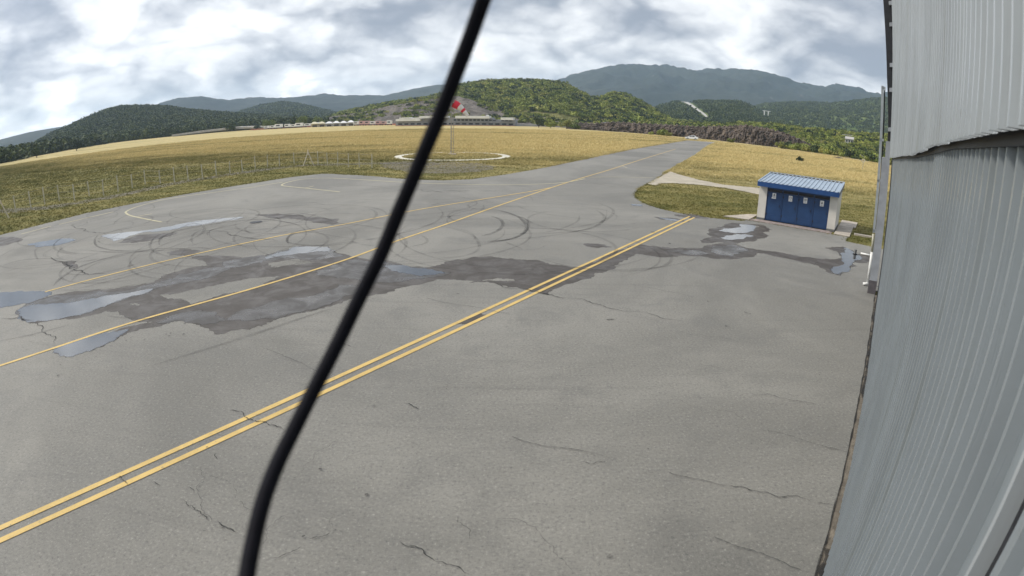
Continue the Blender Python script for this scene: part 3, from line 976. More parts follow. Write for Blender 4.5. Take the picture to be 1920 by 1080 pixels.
def hill(name, pts, D, foot, back, mat, nu=160, nv=26, rough=0.10, p=1.3, ext=(8, 8), fr=None, terr=0, plateau=0.0, z0=-0.5, minz=0.0, ridged=0.0, drop=0.0):
    """a ridge of real depth: skyline surveyed from the photo, front slope down to its foot, back slope behind it"""
    ae = sorted((math.degrees(azel(*q)[0]), math.tan(azel(*q)[1])) for q in pts)
    az = np.array([a for a, _ in ae]); te = np.array([e for _, e in ae])
    a0, a1 = az[0] - ext[0], az[-1] + ext[1]
    U = np.linspace(a0, a1, nu)
    T = np.interp(U, az, te)
    fade = np.clip((U - a0) / max(ext[0], .01), 0, 1) * np.clip((a1 - U) / max(ext[1], .01), 0, 1)
    Dr = D(U) if callable(D) else np.full(nu, float(D))
    Fr = foot(U) if callable(foot) else np.full(nu, float(foot))
    Hh = np.maximum(CAM_H + T * Dr - drop, minz) * np.clip(fade, 0, 1) ** 0.7
    V = np.concatenate([np.linspace(0, 1, nv), 1 + np.linspace(0, 1, nv // 2)[1:]])
    ug, vg = np.meshgrid(U, V, indexing='ij')
    dist = np.where(vg <= 1, Fr[:, None] + (Dr - Fr)[:, None] * vg, Dr[:, None] + back * (vg - 1))
    X, Y = np.sin(np.radians(ug)) * dist, np.cos(np.radians(ug)) * dist
    sc = fr or (9.0 / D if not callable(D) else 9.0 / Dr.mean())
    nz = fbm(X * sc + 40, Y * sc + 70, 6) - 0.5
    vv = np.clip(vg, 0, 1)
    prof = np.where(vg <= 1, (1 - np.cos(np.pi * vv ** (1 / p))) / 2, 0.5 + 0.5 * np.cos(np.pi * np.clip(vg - 1, 0, 1)))
    if terr:
        q = vv * terr
        prof = np.where(vg <= 1, (np.floor(q) + np.clip((q - np.floor(q)) * 2.6, 0, 1)) / terr, prof)
        prof = np.clip(prof, 0, 1)
    edge = np.sin(np.pi * np.clip(vg / 2, 0, 1))
    wgt = edge * np.clip(1.0 - 0.75 * np.exp(-((vg - 1) / 0.16) ** 2), 0, 1)
    Z = Hh[:, None] * prof + nz * rough * Hh.max() * wgt * 2.2
    if ridged:
        rg = 1 - np.abs(2 * fbm(X * sc * 1.6 + 5, Y * sc * 1.6 + 3, 5) - 1)
        Z = Z + (rg - 0.75) * ridged * Hh[:, None] * wgt
    small = (fbm(X * sc * 9, Y * sc * 9, 4) - 0.5) * rough * Hh.max() * 0.5 * edge
    Z = np.maximum(Z + small, z0)
    Z[:, 0] = z0; Z[:, -1] = z0
    nvv = len(V)
    verts = np.stack([X, Y, Z], -1).reshape(-1, 3)
    f = [(i * nvv + j, (i + 1) * nvv + j, (i + 1) * nvv + j + 1, i * nvv + j + 1) for i in range(nu - 1) for j in range(nvv - 1)]
    o = mesh(name, verts, f, mat, None, True)
    tag(o, kind='structure')
    return o, (X, Y, Z, V)


def sample(grid, n, vlo=0.0, vhi=1.15, slope=None, keep=None):
    X, Y, Z, V = grid
    m = np.argmin(np.abs(V - vhi))
    i = rng.uniform(0, X.shape[0] - 1.001, n); j = rng.uniform(np.argmin(np.abs(V - vlo)), max(m - 0.001, 1), n)
    i0, j0 = i.astype(int), j.astype(int); fi, fj = i - i0, j - j0
    def b(A): return (A[i0, j0] * (1 - fi) + A[i0 + 1, j0] * fi) * (1 - fj) + (A[i0, j0 + 1] * (1 - fi) + A[i0 + 1, j0 + 1] * fi) * fj
    P = np.stack([b(X), b(Y), b(Z)], 1)
    if keep is not None: P = P[keep(P)]
    return P


far_left, _ = hill('mountain', [(0, 262), (60, 247), (115, 238), (170, 236), (240, 230)], 2500, 1500, 800, MAT['mount'], ext=(14, 6), rough=0.05)
mid_far, _ = hill('mountain', [(230, 230), (300, 198), (335, 188), (380, 185), (400, 189), (430, 191), (470, 187), (520, 187), (560, 184), (590, 183), (608, 179),
                               (640, 182), (720, 182), (770, 171), (815, 164), (870, 160), (960, 175)], 2900, 1700, 900, MAT['mount'], nu=260, nv=40, ext=(5, 8), rough=0.05, ridged=0.4)
cloud_mt, g_cm = hill('mountain', [(1040, 160), (1060, 154), (1110, 146), (1160, 137), (1200, 135), (1270, 138), (1340, 144), (1420, 149), (1480, 161), (1520, 173), (1545, 175),
                                   (1565, 172), (1600, 178), (1645, 186), (1720, 185), (1850, 200)], 3100, 1500, 900, MAT['mount'], nu=320, nv=60, ext=(8, 14), rough=0.06, ridged=0.55)
left_hill, g_left = hill('hill', [(0, 292), (40, 280), (70, 262), (100, 247), (150, 226), (200, 205), (230, 198), (260, 197), (310, 198), (340, 203), (400, 208), (470, 213),
                                  (540, 218), (600, 226)], 900, lambda a: RF(a) + 60, 400, MAT['hill_d'], nu=220, nv=40, ext=(10, 4), rough=0.06, drop=5.5)
dark_hill, g_dark = hill('hill', [(380, 225), (440, 211), (490, 196), (530, 190), (560, 193), (610, 205), (660, 216), (720, 225)], 1500, 900, 400, MAT['hill_d'], nu=120, ext=(4, 4), rough=0.05, drop=9.0)
right_green, g_rg = hill('hill', [(1380, 210), (1435, 197), (1480, 194), (1560, 196), (1600, 193), (1650, 188), (1750, 185)], 1500, 620, 500, MAT['hill_g'], nu=160, nv=36, ext=(6, 16), rough=0.045, drop=5.0)
road_hill, g_rh = hill('hill', [(1200, 215), (1240, 197), (1275, 189), (1300, 190), (1340, 190), (1385, 191), (1410, 200), (1440, 218)], 1050, 520, 300, MAT['hill_g'], nu=140, nv=36, ext=(4, 5), rough=0.05, drop=5.0)
near_hill, g_near = hill('hill', [(600, 223), (640, 209), (690, 198), (740, 189), (800, 181), (835, 172), (860, 157), (900, 151), (940, 150), (985, 149), (1030, 152), (1055, 156), (1085, 172),
                                  (1105, 182), (1125, 184), (1150, 174), (1175, 178), (1200, 190), (1230, 206), (1260, 222)], 620,
                         lambda a: RF(a) + 55, 260, MAT['hill'], nu=280, nv=60, ext=(2, 5), rough=0.06, p=1.15, drop=3.5)
quarry, g_q = hill('quarry_slope', [(596, 226), (620, 219), (680, 211), (733, 198), (793, 190), (830, 184), (860, 182), (883, 189), (917, 203), (1000, 217), (1040, 224), (1070, 229)],
                   lambda a: RF(a) + 120, lambda a: RF(a) + 34, 90, MAT['quarry'], nu=220, nv=44, ext=(1.5, 2), rough=0.10, terr=5, fr=0.10)

# plateau with scrub above the rock cut, then the rock cut itself
PL = [(1040, 226), (1090, 223), (1150, 221), (1210, 223), (1260, 224), (1330, 224), (1400, 224), (1450, 226), (1500, 233), (1560, 238), (1650, 246), (1760, 252)]
plateau, g_pl = hill('hill', PL, lambda a: RF(a) + 170, lambda a: RF(a) + 26, 200, MAT['hill'], nu=220, nv=30, ext=(2, 14), rough=0.05, p=0.8, fr=0.03, drop=3.2)

CT = [(1060, 233), (1085, 230), (1120, 231), (1150, 228), (1200, 231), (1260, 234), (1310, 237), (1360, 236), (1400, 234), (1440, 240), (1475, 250), (1510, 266), (1530, 277)]
CB = [(1060, 243), (1120, 248), (1200, 253), (1300, 264), (1400, 275), (1470, 282), (1530, 290)]
nu, nvv = 420, 34
tx = np.linspace(1062, 1528, nu)
ty = np.interp(tx, *zip(*CT)); by = np.interp(tx, *zip(*CB))
V_, F_ = [], []
for i in range(nu):
    a, et = azel(tx[i], ty[i] + 1.2 * math.sin(i * 0.7) + random.uniform(-.5, .5))
    D = float(RF(math.degrees(a))) + 12
    top = CAM_H + math.tan(et) * (D + 5)
    for j in range(nvv):
        v = j / (nvv - 1)
        z = -0.4 + (top + 0.4) * min(1, v * 1.12)
        c = fbm(np.array(i * 0.16), np.array(j * 0.10 + 7), 3) - 0.5           # columns and gullies
        c2 = fbm(np.array(i * 0.55 + 50), np.array(j * 0.45), 3) - 0.5
        blocks = (math.floor((i * 0.31 + 2 * math.sin(j * .5)) % 3) - 1) * 0.22
        d = D + 4.5 * v ** 1.4 + float(c) * 5.0 * math.sin(math.pi * min(1, v + .15)) + float(c2) * 2.0 + blocks
        if v > 0.9: d += 9 * (v - 0.9) / 0.1
        V_.append((math.sin(a) * d, math.cos(a) * d, z))
for i in range(nu - 1):
    for j in range(nvv - 1):
        F_.append((i * nvv + j, (i + 1) * nvv + j, (i + 1) * nvv + j + 1, i * nvv + j + 1))
cliff = mesh('rock_cliff', V_, F_, MAT['cliff'])
tag(cliff, kind='structure')
# fallen rocks along the foot of the cut
def rock_mesh(seed):
    r = random.Random(seed)
    v = []
    for i in range(5):
        for k in range(7):
            ph = math.pi * i / 4; an = 2 * math.pi * k / 7
            q = r.uniform(0.7, 1.15)
            v.append((q * math.sin(ph) * math.cos(an), q * math.sin(ph) * math.sin(an) * 0.8, 0.55 * q * math.cos(ph) + 0.3))
    f = [(i * 7 + k, (i + 1) * 7 + k, (i + 1) * 7 + (k + 1) % 7, i * 7 + (k + 1) % 7) for i in range(4) for k in range(7)]
    me = bpy.data.meshes.new('rock'); me.from_pydata(v, [], f); me.materials.append(MAT['cliff']); return me


# ------------------------------------------------------------------ foliage
def leaf_cloud(n, seed, flat=0.85, size=0.26, lumps=7):
    """leaf-sized faces spread through an uneven crown"""
    r = np.random.default_rng(seed)
    lc = r.normal(0, 0.42, (lumps, 3)); lc[:, 2] = np.abs(lc[:, 2]) * 0.8 + 0.25
    lr = r.uniform(0.28, 0.52, lumps)
    v, f = [], []
    for k in range(n):
        i = r.integers(lumps)
        d = r.normal(0, 1, 3); d /= np.linalg.norm(d)
        c = lc[i] + d * lr[i] * r.uniform(0.55, 1.05) * np.array([1, 1, flat])
        if c[2] < 0.02: c[2] = r.uniform(0.02, 0.2)
        u = r.normal(0, 1, 3); u /= np.linalg.norm(u)
        nrm = d * 0.8 + r.normal(0, 0.5, 3)
        w = np.cross(nrm, u); w /= np.linalg.norm(w) + 1e-9
        u = np.cross(w, nrm); u /= np.linalg.norm(u) + 1e-9
        s = size * r.uniform(0.55, 1.2)
        b = len(v)
        v += [tuple(c - u * s * .5), tuple(c + w * s * .38), tuple(c + u * s * .6), tuple(c - w * s * .38)]
        f.append((b, b + 1, b + 2, b + 3))
    return v, f


def proto_collection(name, mats, n, size, k=4, base=0, flat=0.85):
    c = bpy.data.collections.new(name)
    for i in range(k):
        v, f = leaf_cloud(n, base + i, flat, size, 5 + i % 4)
        me = bpy.data.meshes.new('leaf_clump'); me.from_pydata(v, [], f); me.materials.append(mats[i % len(mats)])
        c.objects.link(bpy.data.objects.new('leaf_clump', me))
    return c


def scatter(name, P, sc, coll, label=None, cat=None, parent=None):
    me = bpy.data.meshes.new(name)
    me.from_pydata([tuple(map(float, p)) for p in P], [], [])
    a = me.attributes.new('sc', 'FLOAT', 'POINT'); a.data.foreach_set('value', np.asarray(sc, dtype=np.float32))
    o = link(name, me, None, parent)
    ng = bpy.data.node_groups.new(name, 'GeometryNodeTree')
    ng.interface.new_socket('Geometry', in_out='INPUT', socket_type='NodeSocketGeometry')
    ng.interface.new_socket('Geometry', in_out='OUTPUT', socket_type='NodeSocketGeometry')
    gi, go = ng.nodes.new('NodeGroupInput'), ng.nodes.new('NodeGroupOutput')
    ip = ng.nodes.new('GeometryNodeInstanceOnPoints')
    ci = ng.nodes.new('GeometryNodeCollectionInfo')
    ci.inputs['Collection'].default_value = coll
    ci.inputs['Separate Children'].default_value = True
    ci.inputs['Reset Children'].default_value = True
    rv = ng.nodes.new('FunctionNodeRandomValue'); rv.data_type = 'FLOAT_VECTOR'
    rv.inputs[0].default_value = (-0.12, -0.12, 0); rv.inputs[1].default_value = (0.12, 0.12, 6.283)
    na = ng.nodes.new('GeometryNodeInputNamedAttribute'); na.data_type = 'FLOAT'; na.inputs['Name'].default_value = 'sc'
    L = ng.links.new
    L(gi.outputs[0], ip.inputs['Points']); L(ci.outputs[0], ip.inputs['Instance'])
    ip.inputs['Pick Instance'].default_value = True
    L(rv.outputs[0], ip.inputs['Rotation']); L(na.outputs[0], ip.inputs['Scale']); L(ip.outputs[0], go.inputs[0])
    md = o.modifiers.new('scatter', 'NODES'); md.node_group = ng
    tag(o, label, cat, kind='stuff')
    return o


bush_c = proto_collection('bush protos', [MAT['leaf'], MAT['leaf_b'], MAT['leaf'], MAT['leaf_d']], 110, 0.34, 5, 100)
MAT['leaf_m'] = m_leaf('wood leaf', (0.035, 0.055, 0.018), (0.105, 0.130, 0.038))
wood_c = proto_collection('wood protos', [MAT['leaf_d'], MAT['leaf_m'], MAT['leaf_d'], MAT['leaf_m']], 90, 0.36, 4, 200)
far_c = proto_collection('far wood protos', [MAT['leaf_m'], MAT['leaf_d'], MAT['leaf_m']], 60, 0.46, 3, 300)


def qtop(P):                                  # height of the bare quarry face along a bearing
    a = np.degrees(np.arctan2(P[:, 0], P[:, 1]))
    return a


P1 = sample(g_near, 30000, 0.02, 1.08)
dn = fbm(P1[:, 0] * 0.02, P1[:, 1] * 0.02, 4)
P1 = P1[(dn + rng.uniform(-.22, .22, len(P1)) > 0.50)]
a1_ = np.degrees(np.arctan2(P1[:, 0], P1[:, 1])); d1_ = np.hypot(P1[:, 0], P1[:, 1])
P1 = P1[~((a1_ > -19.5) & (a1_ < 6) & (d1_ < RF(a1_) + 128))]
scatter('scrub_on_near_hill', P1, 1.1 + 2.9 * rng.random(len(P1)) ** 2.0, bush_c, 'green scrub and trees covering the near hill', 'scrub')
P2 = sample(g_q, 1600, 0.1, 1.1)
dn = fbm(P2[:, 0] * 0.05, P2[:, 1] * 0.05, 3)
P2 = P2[dn > 0.50]
P3 = sample(g_pl, 9000, 0.12, 1.1)
dn = fbm(P3[:, 0] * 0.03 + 9, P3[:, 1] * 0.03, 4)
a3 = np.degrees(np.arctan2(P3[:, 0], P3[:, 1]))
P3 = P3[(dn + rng.uniform(-.2, .2, len(P3)) > 0.45)]
HOUSES = {}
for key, q in (('house', (1592, 269)), ('villa', (1591, 257.5)), ('white_wall', (1487, 229))):
    hit, loc, nr, idx = plateau.ray_cast(Vector((0, 0, CAM_H)), Vector(ray(*q)))
    HOUSES[key] = loc.copy() if hit else at(*q, 300)
def clear_of(P):
    ok_ = np.ones(len(P), bool)
    for l in HOUSES.values():
        d0_, a0_ = math.hypot(l.x, l.y), math.atan2(l.x, l.y)
        dd_, aa_ = np.hypot(P[:, 0], P[:, 1]), np.arctan2(P[:, 0], P[:, 1])
        ok_ &= ~((np.abs(aa_ - a0_) * d0_ < 3.2) & (dd_ > d0_ - 9) & (dd_ < d0_ + 8))
    return ok_
P3 = P3[clear_of(P3)]
PP = np.concatenate([P2, P3])
scatter('scrub_above_rock_cut', PP, rng.uniform(0.8, 2.3, len(PP)), bush_c, 'low green scrub on the plateau above the rock cut', 'scrub')
P4 = sample(g_left, 26000, 0.0, 1.08)
P4[:, 2] -= 1.0
scatter('wood_on_dark_hill', P4, rng.uniform(2.6, 5.2, len(P4)), wood_c, 'dark woodland covering the hill on the far left', 'woodland')
P5 = np.concatenate([sample(g_rh, 12000, 0.0, 1.1), sample(g_rg, 20000, 0.0, 1.1)])
dn = fbm(P5[:, 0] * 0.012, P5[:, 1] * 0.012, 4)
P5 = P5[dn + rng.uniform(-.2, .2, len(P5)) > 0.44]
ROADCUT = [(1280, 190), (1296, 199), (1308, 208), (1318, 215), (1326, 222)]
rcl = np.array([azel(*q) for q in catmull(ROADCUT, 8)])
pa = np.stack([np.arctan2(P5[:, 0], P5[:, 1]), np.arctan2(P5[:, 2] - CAM_H, np.hypot(P5[:, 0], P5[:, 1]))], 1)
P5 = P5[np.min(np.hypot(pa[:, None, 0] - rcl[None, :, 0], pa[:, None, 1] - rcl[None, :, 1]), 1) > 0.0065]
scatter('wood_on_far_slopes', P5, rng.uniform(2.0, 4.6, len(P5)), far_c, 'pale green woodland on the far slopes', 'woodland')
P6 = sample(g_dark, 12000, 0.0, 1.1)
scatter('wood_on_blue_hill', P6, rng.uniform(4, 7, len(P6)), far_c, 'bluish dark woodland on the hill behind the paddock', 'woodland')
# belt of trees between the airfield and the dark hill, and along the foot of the cut
aa = rng.uniform(-58, -31, 1500); dd = RF(aa) + rng.uniform(12, 95, 1500)
Pb = np.stack([np.sin(np.radians(aa)) * dd, np.cos(np.radians(aa)) * dd, np.full(1500, -0.2)], 1)
aa = rng.uniform(-33, -20.5, 500); dd = RF(aa) + rng.uniform(50, 110, 500)
Pc = np.stack([np.sin(np.radians(aa)) * dd, np.cos(np.radians(aa)) * dd, np.full(500, -0.2)], 1)
PP = np.concatenate([Pb, Pc])
scatter('tree_belt', PP, rng.uniform(2.5, 6.0, len(PP)), wood_c, 'belt of low trees along the far left edge of the airfield', 'woodland')
aa = rng.uniform(26, 47, 900); dd = RF(aa) + rng.uniform(5, 60, 900)
keep = rng.uniform(0, 1, 900) < np.clip((aa - 25.5) / 4, 0.1, 1)
aa, dd = aa[keep], dd[keep]
Pd = np.stack([np.sin(np.radians(aa)) * dd, np.cos(np.radians(aa)) * dd, np.full(len(aa), -0.1)], 1)
Pd = Pd[clear_of(Pd)]
scatter('hedge_at_field_edge', Pd, rng.uniform(1.1, 2.4, len(Pd)), bush_c, 'leafy hedge along the right edge of the golden field', 'hedge')

# ------------------------------------------------------------------ grass
def in_poly(P, poly):
    poly = np.array([(p[0], p[1]) for p in poly]); x, y = P[:, 0], P[:, 1]
    c = np.zeros(len(P), bool)
    for (x0, y0), (x1, y1) in zip(poly, np.roll(poly, -1, 0)):
        m = ((y0 > y) != (y1 > y)) & (x < (x1 - x0) * (y - y0) / (y1 - y0 + 1e-12) + x0)
        c ^= m
    return c


def tuft_mesh(n, seed, spread, wid):
    r = random.Random(seed); v, f = [], []
    for k in range(n):
        an = r.uniform(0, 6.283); lean = r.uniform(0.1, spread); h = r.uniform(0.55, 1.0)
        bx, by = r.gauss(0, 0.28), r.gauss(0, 0.28)
        dx, dy = math.cos(an), math.sin(an); w = wid * r.uniform(.7, 1.3)
        b = len(v)
        v += [(bx - dy * w, by + dx * w, 0), (bx + dy * w, by - dx * w, 0),
              (bx + dx * lean * .4 + dy * w * .7, by + dy * lean * .4 - dx * w * .7, h * .6), (bx + dx * lean * .4 - dy * w * .7, by + dy * lean * .4 + dx * w * .7, h * .6),
              (bx + dx * lean, by + dy * lean, h)]
        f += [(b, b + 1, b + 2, b + 3), (b + 3, b + 2, b + 4)]
    return v, f


tc_ = bpy.data.collections.new('tuft protos')
for i in range(4):
    v, f = tuft_mesh(12, i, 0.7, 0.05)
    me = bpy.data.meshes.new('tuft'); me.from_pydata(v, [], f); me.materials.append(MAT['tuft'])
    tc_.objects.link(bpy.data.objects.new('tuft', me))
NG = 340000
aa = np.radians(rng.uniform(-58, 42, NG)); dd = 22 + 200 * rng.uniform(0, 1, NG) ** 1.15
PG = np.stack([np.sin(aa) * dd, np.cos(aa) * dd, np.full(NG, -0.03)], 1)
RING_C = G(848, 292.6); RING_R = 7.65
ok = ~in_poly(PG, apron_poly)
shed_zone = [wp(34, -7.7)[:2], wp(34, -1.3)[:2], wp(40.6, -1.3)[:2], wp(40.6, -7.7)[:2]]
pw = [np.array(p) for p in pth]
ok &= ~in_poly(PG, pw) & ~in_poly(PG, shed_zone)
rr = np.hypot(PG[:, 0] - RING_C[0], PG[:, 1] - RING_C[1])
ok &= ~((rr < RING_R + 0.1) & (rr > RING_R - 1.1))
ok &= ~((PG @ np.append(WN, 0) > -0.3) & (PG @ np.append(WT, 0) < 34))
gpoly = [G(*p, -0.02) for p in gpatch]
ok &= ~(in_poly(PG, gpoly) & (rng.uniform(0, 1, NG) < 0.55))
ok &= dd < RF(np.degrees(aa)) - 1
eg = []
for poly in (apron_poly, pw):
    for a_, b_ in zip(poly[:-1], poly[1:]):
        a_, b_ = np.array(a_), np.array(b_); Ln = np.linalg.norm(b_ - a_)
        if Ln > 9 or a_ @ WN > -0.6: continue
        for _ in range(int(Ln * 26)):
            q = a_ + (b_ - a_) * rng.random() + rng.normal(0, 0.10, 2)
            eg.append((q[0], q[1], -0.02))
PG = np.concatenate([PG[ok], np.array(eg)]); dd = np.hypot(PG[:, 0], PG[:, 1])
hgt = np.where(PG[:, 1] + 0.28 * PG[:, 0] > 62, 0.20, 0.11) * (0.6 + 0.8 * fbm(PG[:, 0] * .25, PG[:, 1] * .25, 3)) * rng.uniform(.6, 1.4, len(PG))
hgt *= np.clip(dd / 70, 0.8, 1.5)
hgt[-len(eg):] *= 0.75
scatter('airfield_grass', PG, hgt, tc_, 'short olive and golden grass covering the airfield', 'grass')

# ------------------------------------------------------------------ haze over the valley
mb = MB(); mb.box(-4600, 4600, -1500, 4700, -2.0, 305)
hz = mb.build('haze', None)
hm = bpy.data.materials.new('haze air'); hm.use_nodes = True
hn = hm.node_tree; hn.nodes.clear()
ho = hn.nodes.new('ShaderNodeOutputMaterial'); pv = hn.nodes.new('ShaderNodeVolumePrincipled')
pv.inputs['Color'].default_value = (0.62, 0.80, 1.0, 1)
pv.inputs['Density'].default_value = 0.00017
pv.inputs['Anisotropy'].default_value = 0.1
hn.links.new(pv.outputs[0], ho.inputs['Volume'])
hz.data.materials.append(hm)
tag(hz, kind='stuff')

# ================================================================== HANGAR
def lean(s): return 0.043 * min(1, max(0, (s - 5) / 15))
def wz(s, p, z): return wp(s, p - lean(s) * z, z)
def zb(s): return float(np.interp(s, [1.8, 2.5, 3.4, 4.9, 8.6, 20.4, 22], [5.607, 5.603, 5.585, 5.563, 5.40, 5.08, 5.04]))


hangar = empty('hangar', wp(8, 0.6))
tag(hangar, 'large hangar clad in grey blue ribbed metal sheets along the right edge', 'hangar')


def sheet(name, s0, s1, p, z0f, z1f, mat, jit=0.0, depth=0.048, zj=0.0, pitch=0.18):
    """one trapezoid-ribbed cladding sheet"""
    prof = []
    n = int(round((s1 - s0) / pitch))
    for k in range(n):
        b = s0 + k * pitch
        prof += [(b, 0), (b + pitch * 0.64, 0), (b + pitch * 0.71, depth), (b + pitch * 0.88, depth), (b + pitch * 0.95, 0)]
    prof.append((s1 + 0.02, 0.0))
    v, f = [], []
    L = 5
    for s, d in prof:
        for j in range(L):
            t = j / (L - 1)
            z = z0f(s) + zj + (z1f(s) - z0f(s) - zj) * t
            v.append(wz(s, p - d - jit + 0.004 * math.sin(z * 1.7 + s0 * 3), z))
    m = len(prof)
    for i in range(m - 1):
        for j in range(L - 1):
            f.append((i * L + j, i * L + j + 1, (i + 1) * L + j + 1, (i + 1) * L + j))
    o = mesh(name, v, f, mat)
    return place(o, hangar)


r_ = random.Random(3)
k = 0
s = 1.5
while s < 20.35:
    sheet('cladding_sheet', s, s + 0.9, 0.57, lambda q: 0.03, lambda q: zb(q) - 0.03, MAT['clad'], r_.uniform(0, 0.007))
    s += 0.9
s = -9.3
s = -9.47
while s < 1.3:
    sheet('cladding_sheet', s, s + 0.9, 0.60, lambda q: 0.03, lambda q: zb(q) - 0.03, MAT['clad'], r_.uniform(0, 0.004))
    s += 0.9
s = -9.3
while s < 20.6:
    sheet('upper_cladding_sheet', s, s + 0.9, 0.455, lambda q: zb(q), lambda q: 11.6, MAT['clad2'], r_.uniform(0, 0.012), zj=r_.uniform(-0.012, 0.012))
    s += 0.9


def wprism(name, pts, s0, s1, mat, parent=hangar):
    """prism along the wall; pts are (perp, z) with the far-end lean applied"""
    v = [wz(s0, p, z) for p, z in pts] + [wz(s1, p, z) for p, z in pts]
    n = len(pts)
    f = [tuple(range(n)), tuple(range(2 * n - 1, n - 1, -1))] + [(i, n + i, n + (i + 1) % n, (i + 1) % n) for i in range(n)]
    return place(mesh(name, v, f, mat), parent)


# dark strip added behind the upper sheets' lap to paint in the overhang's shade
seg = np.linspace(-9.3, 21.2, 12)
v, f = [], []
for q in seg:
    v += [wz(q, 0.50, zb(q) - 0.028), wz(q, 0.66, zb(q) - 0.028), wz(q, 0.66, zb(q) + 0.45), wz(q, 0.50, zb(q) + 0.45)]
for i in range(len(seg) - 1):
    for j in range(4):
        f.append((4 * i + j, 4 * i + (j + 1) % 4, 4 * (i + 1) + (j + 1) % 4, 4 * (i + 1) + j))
place(mesh('overhang_shade_strip', v, f, MAT['steel']), hangar)
wprism('inner_wall', [(0.66, 0.0), (0.80, 0.0), (0.80, 11.5), (0.66, 11.5)], -9.3, 21.4, MAT['steel'])
# meeting edge of two door leaves, near the camera
wprism('flashing', [(0.536, 0.03), (0.60, 0.03), (0.60, 5.50), (0.536, 5.50)], 1.444, 1.470, MAT['clad2'])
wprism('edge_seal', [(0.585, 0.03), (0.63, 0.03), (0.63, 5.50), (0.585, 5.50)], 1.395, 1.4435, MAT['steel'])
wprism('flashing', [(0.578, 0.03), (0.63, 0.03), (0.63, 5.50), (0.578, 5.50)], 1.366, 1.3945, MAT['clad'])
wprism('edge_seal', [(0.586, 0.03), (0.63, 0.03), (0.63, 5.50), (0.586, 5.50)], 1.352, 1.3655, MAT['steel'])
# far jamb, pilaster and the steel end frame above it
wprism('jamb', [(0.50, 0.0), (0.66, 0.0), (0.66, 5.4), (0.50, 5.4)], 20.52, 21.6, MAT['steel'])
wprism('pilaster', [(0.135, 0.5), (0.43, 0.5), (0.43, 5.02), (0.135, 5.02)], 22.05, 22.5, MAT['grey'])
wprism('pilaster_base', [(0.12, 0.0), (0.44, 0.0), (0.44, 0.5), (0.12, 0.5)], 22.04, 22.52, MAT['grey_d'])
wprism('pilaster_cap', [(0.25, 5.02), (0.44, 5.02), (0.44, 5.62), (0.25, 5.62)], 22.06, 22.4, MAT['grey'])
wprism('end_frame', [(0.30, 5.62), (0.62, 5.62), (0.62, 12.5), (0.05, 12.5), (0.10, 10.7), (0.21, 7.8), (0.29, 6.4)], 21.2, 21.7, MAT['steel'])
for zc in (5.95, 7.3, 8.15, 9.55, 10.3):
    wprism('cleat', [(0.30, zc), (0.50, zc + 0.02), (0.50, zc + 0.17), (0.30, zc + 0.13)], 21.05, 21.18, MAT['grey'])
wprism('side_wall', [(0.66, 0.0), (18, 0.0), (18, 11.4), (0.66, 11.4)], 21.42, 21.9, MAT['clad'])
wprism('rear_wall', [(17.8, 0.0), (18, 0.0), (18, 11.4), (17.8, 11.4)], -9.3, 21.41, MAT['clad'])
wprism('side_wall', [(0.81, 0.0), (17.79, 0.0), (17.79, 11.4), (0.81, 11.4)], -9.3, -9.1, MAT['clad'])
wprism('roof', [(0.2, 11.62), (18.2, 11.62), (18.2, 11.9), (0.2, 11.9)], -9.6, 22.2, MAT['grey'])
# rail channel standing proud of the far corner
mb = MB()
def chan(mb, a, b, z0, z1, s0=24.0, s1=24.12, mi=0):
    q = []
    for z in (z0, z1):
        o_ = -0.047 * (z - 2.1) + 0.0 - 0.085
        for (ss, pp) in ((s0, a), (s0, b), (s1, b), (s1, a)):
            q.append(wp(ss, pp + o_, z))
    mb.quadbox(q, mi)
chan(mb, 0.0, 0.10, 2.0, 7.75); chan(mb, 0.0, 0.17, 1.98, 2.12); chan(mb, 0.0, 0.17, 4.0, 4.1); chan(mb, 0.0, 0.17, 7.62, 7.72); chan(mb, 0.0, 0.17, 5.6, 5.7)
place(mb.build('rail_channel', MAT['grey_l']), hangar)
mb = MB(); chan(mb, 0.112, 0.165, 2.13, 7.6, 24.03, 24.1)
place(mb.build('rail_slot', MAT['steel']), hangar)
# downpipe
top = wp(23.2, -0.03, 2.05); mid = wp(23.2, 0.03, 1.35); low = wp(23.2, 0.075, 0.12)
mb = MB(); mb.tube([top, mid], 0.052, 10); place(mb.build('downpipe', MAT['beige'], None, True), hangar)
mb = MB(); mb.tube([mid, low], 0.062, 10); mb.tube([wp(23.2, 0.075, 0.13), wp(23.15, 0.04, 0.075), wp(23.1, -0.10, 0.06)], 0.06, 10)
place(mb.build('downpipe_foot', MAT['pvc'], None, True), hangar)

# dirt-filled joint between apron and hangar
v, f = [], []
ns = 160
for i in range(ns):
    s = -9 + 31 * i / (ns - 1)
    for j, p in enumerate((0.415, 0.45, 0.50, 0.56, 0.66)):
        z = -0.006 + (0.018 * (fbm(np.array(s * 3.1), np.array(j * 1.3), 3) - 0.35) if 0 < j else -0.012)
        v.append(wp(s, p, float(z)))
for i in range(ns - 1):
    for j in range(4):
        f.append((i * 5 + j, (i + 1) * 5 + j, (i + 1) * 5 + j + 1, i * 5 + j + 1))
jt = mesh('wall_joint', v, f, MAT['dirt'])
jt.data.flip_normals()
tag(jt, kind='structure')
def jline(s0, s1, p0, w, seed):
    r = random.Random(seed)
    P = [np.array(wp(s0 + (s1 - s0) * i / 60, p0 + r.uniform(-.010, .010))[:2]) for i in range(61)]
    return ribbon('crack', P, w, 0.03, MAT['crack'], AP, wj=0.6)
jline(1.0, 22.5, 0.425, 0.028, 1); jline(12.5, 21, 0.49, 0.06, 2); jline(0.5, 7.0, 0.50, 0.10, 4)

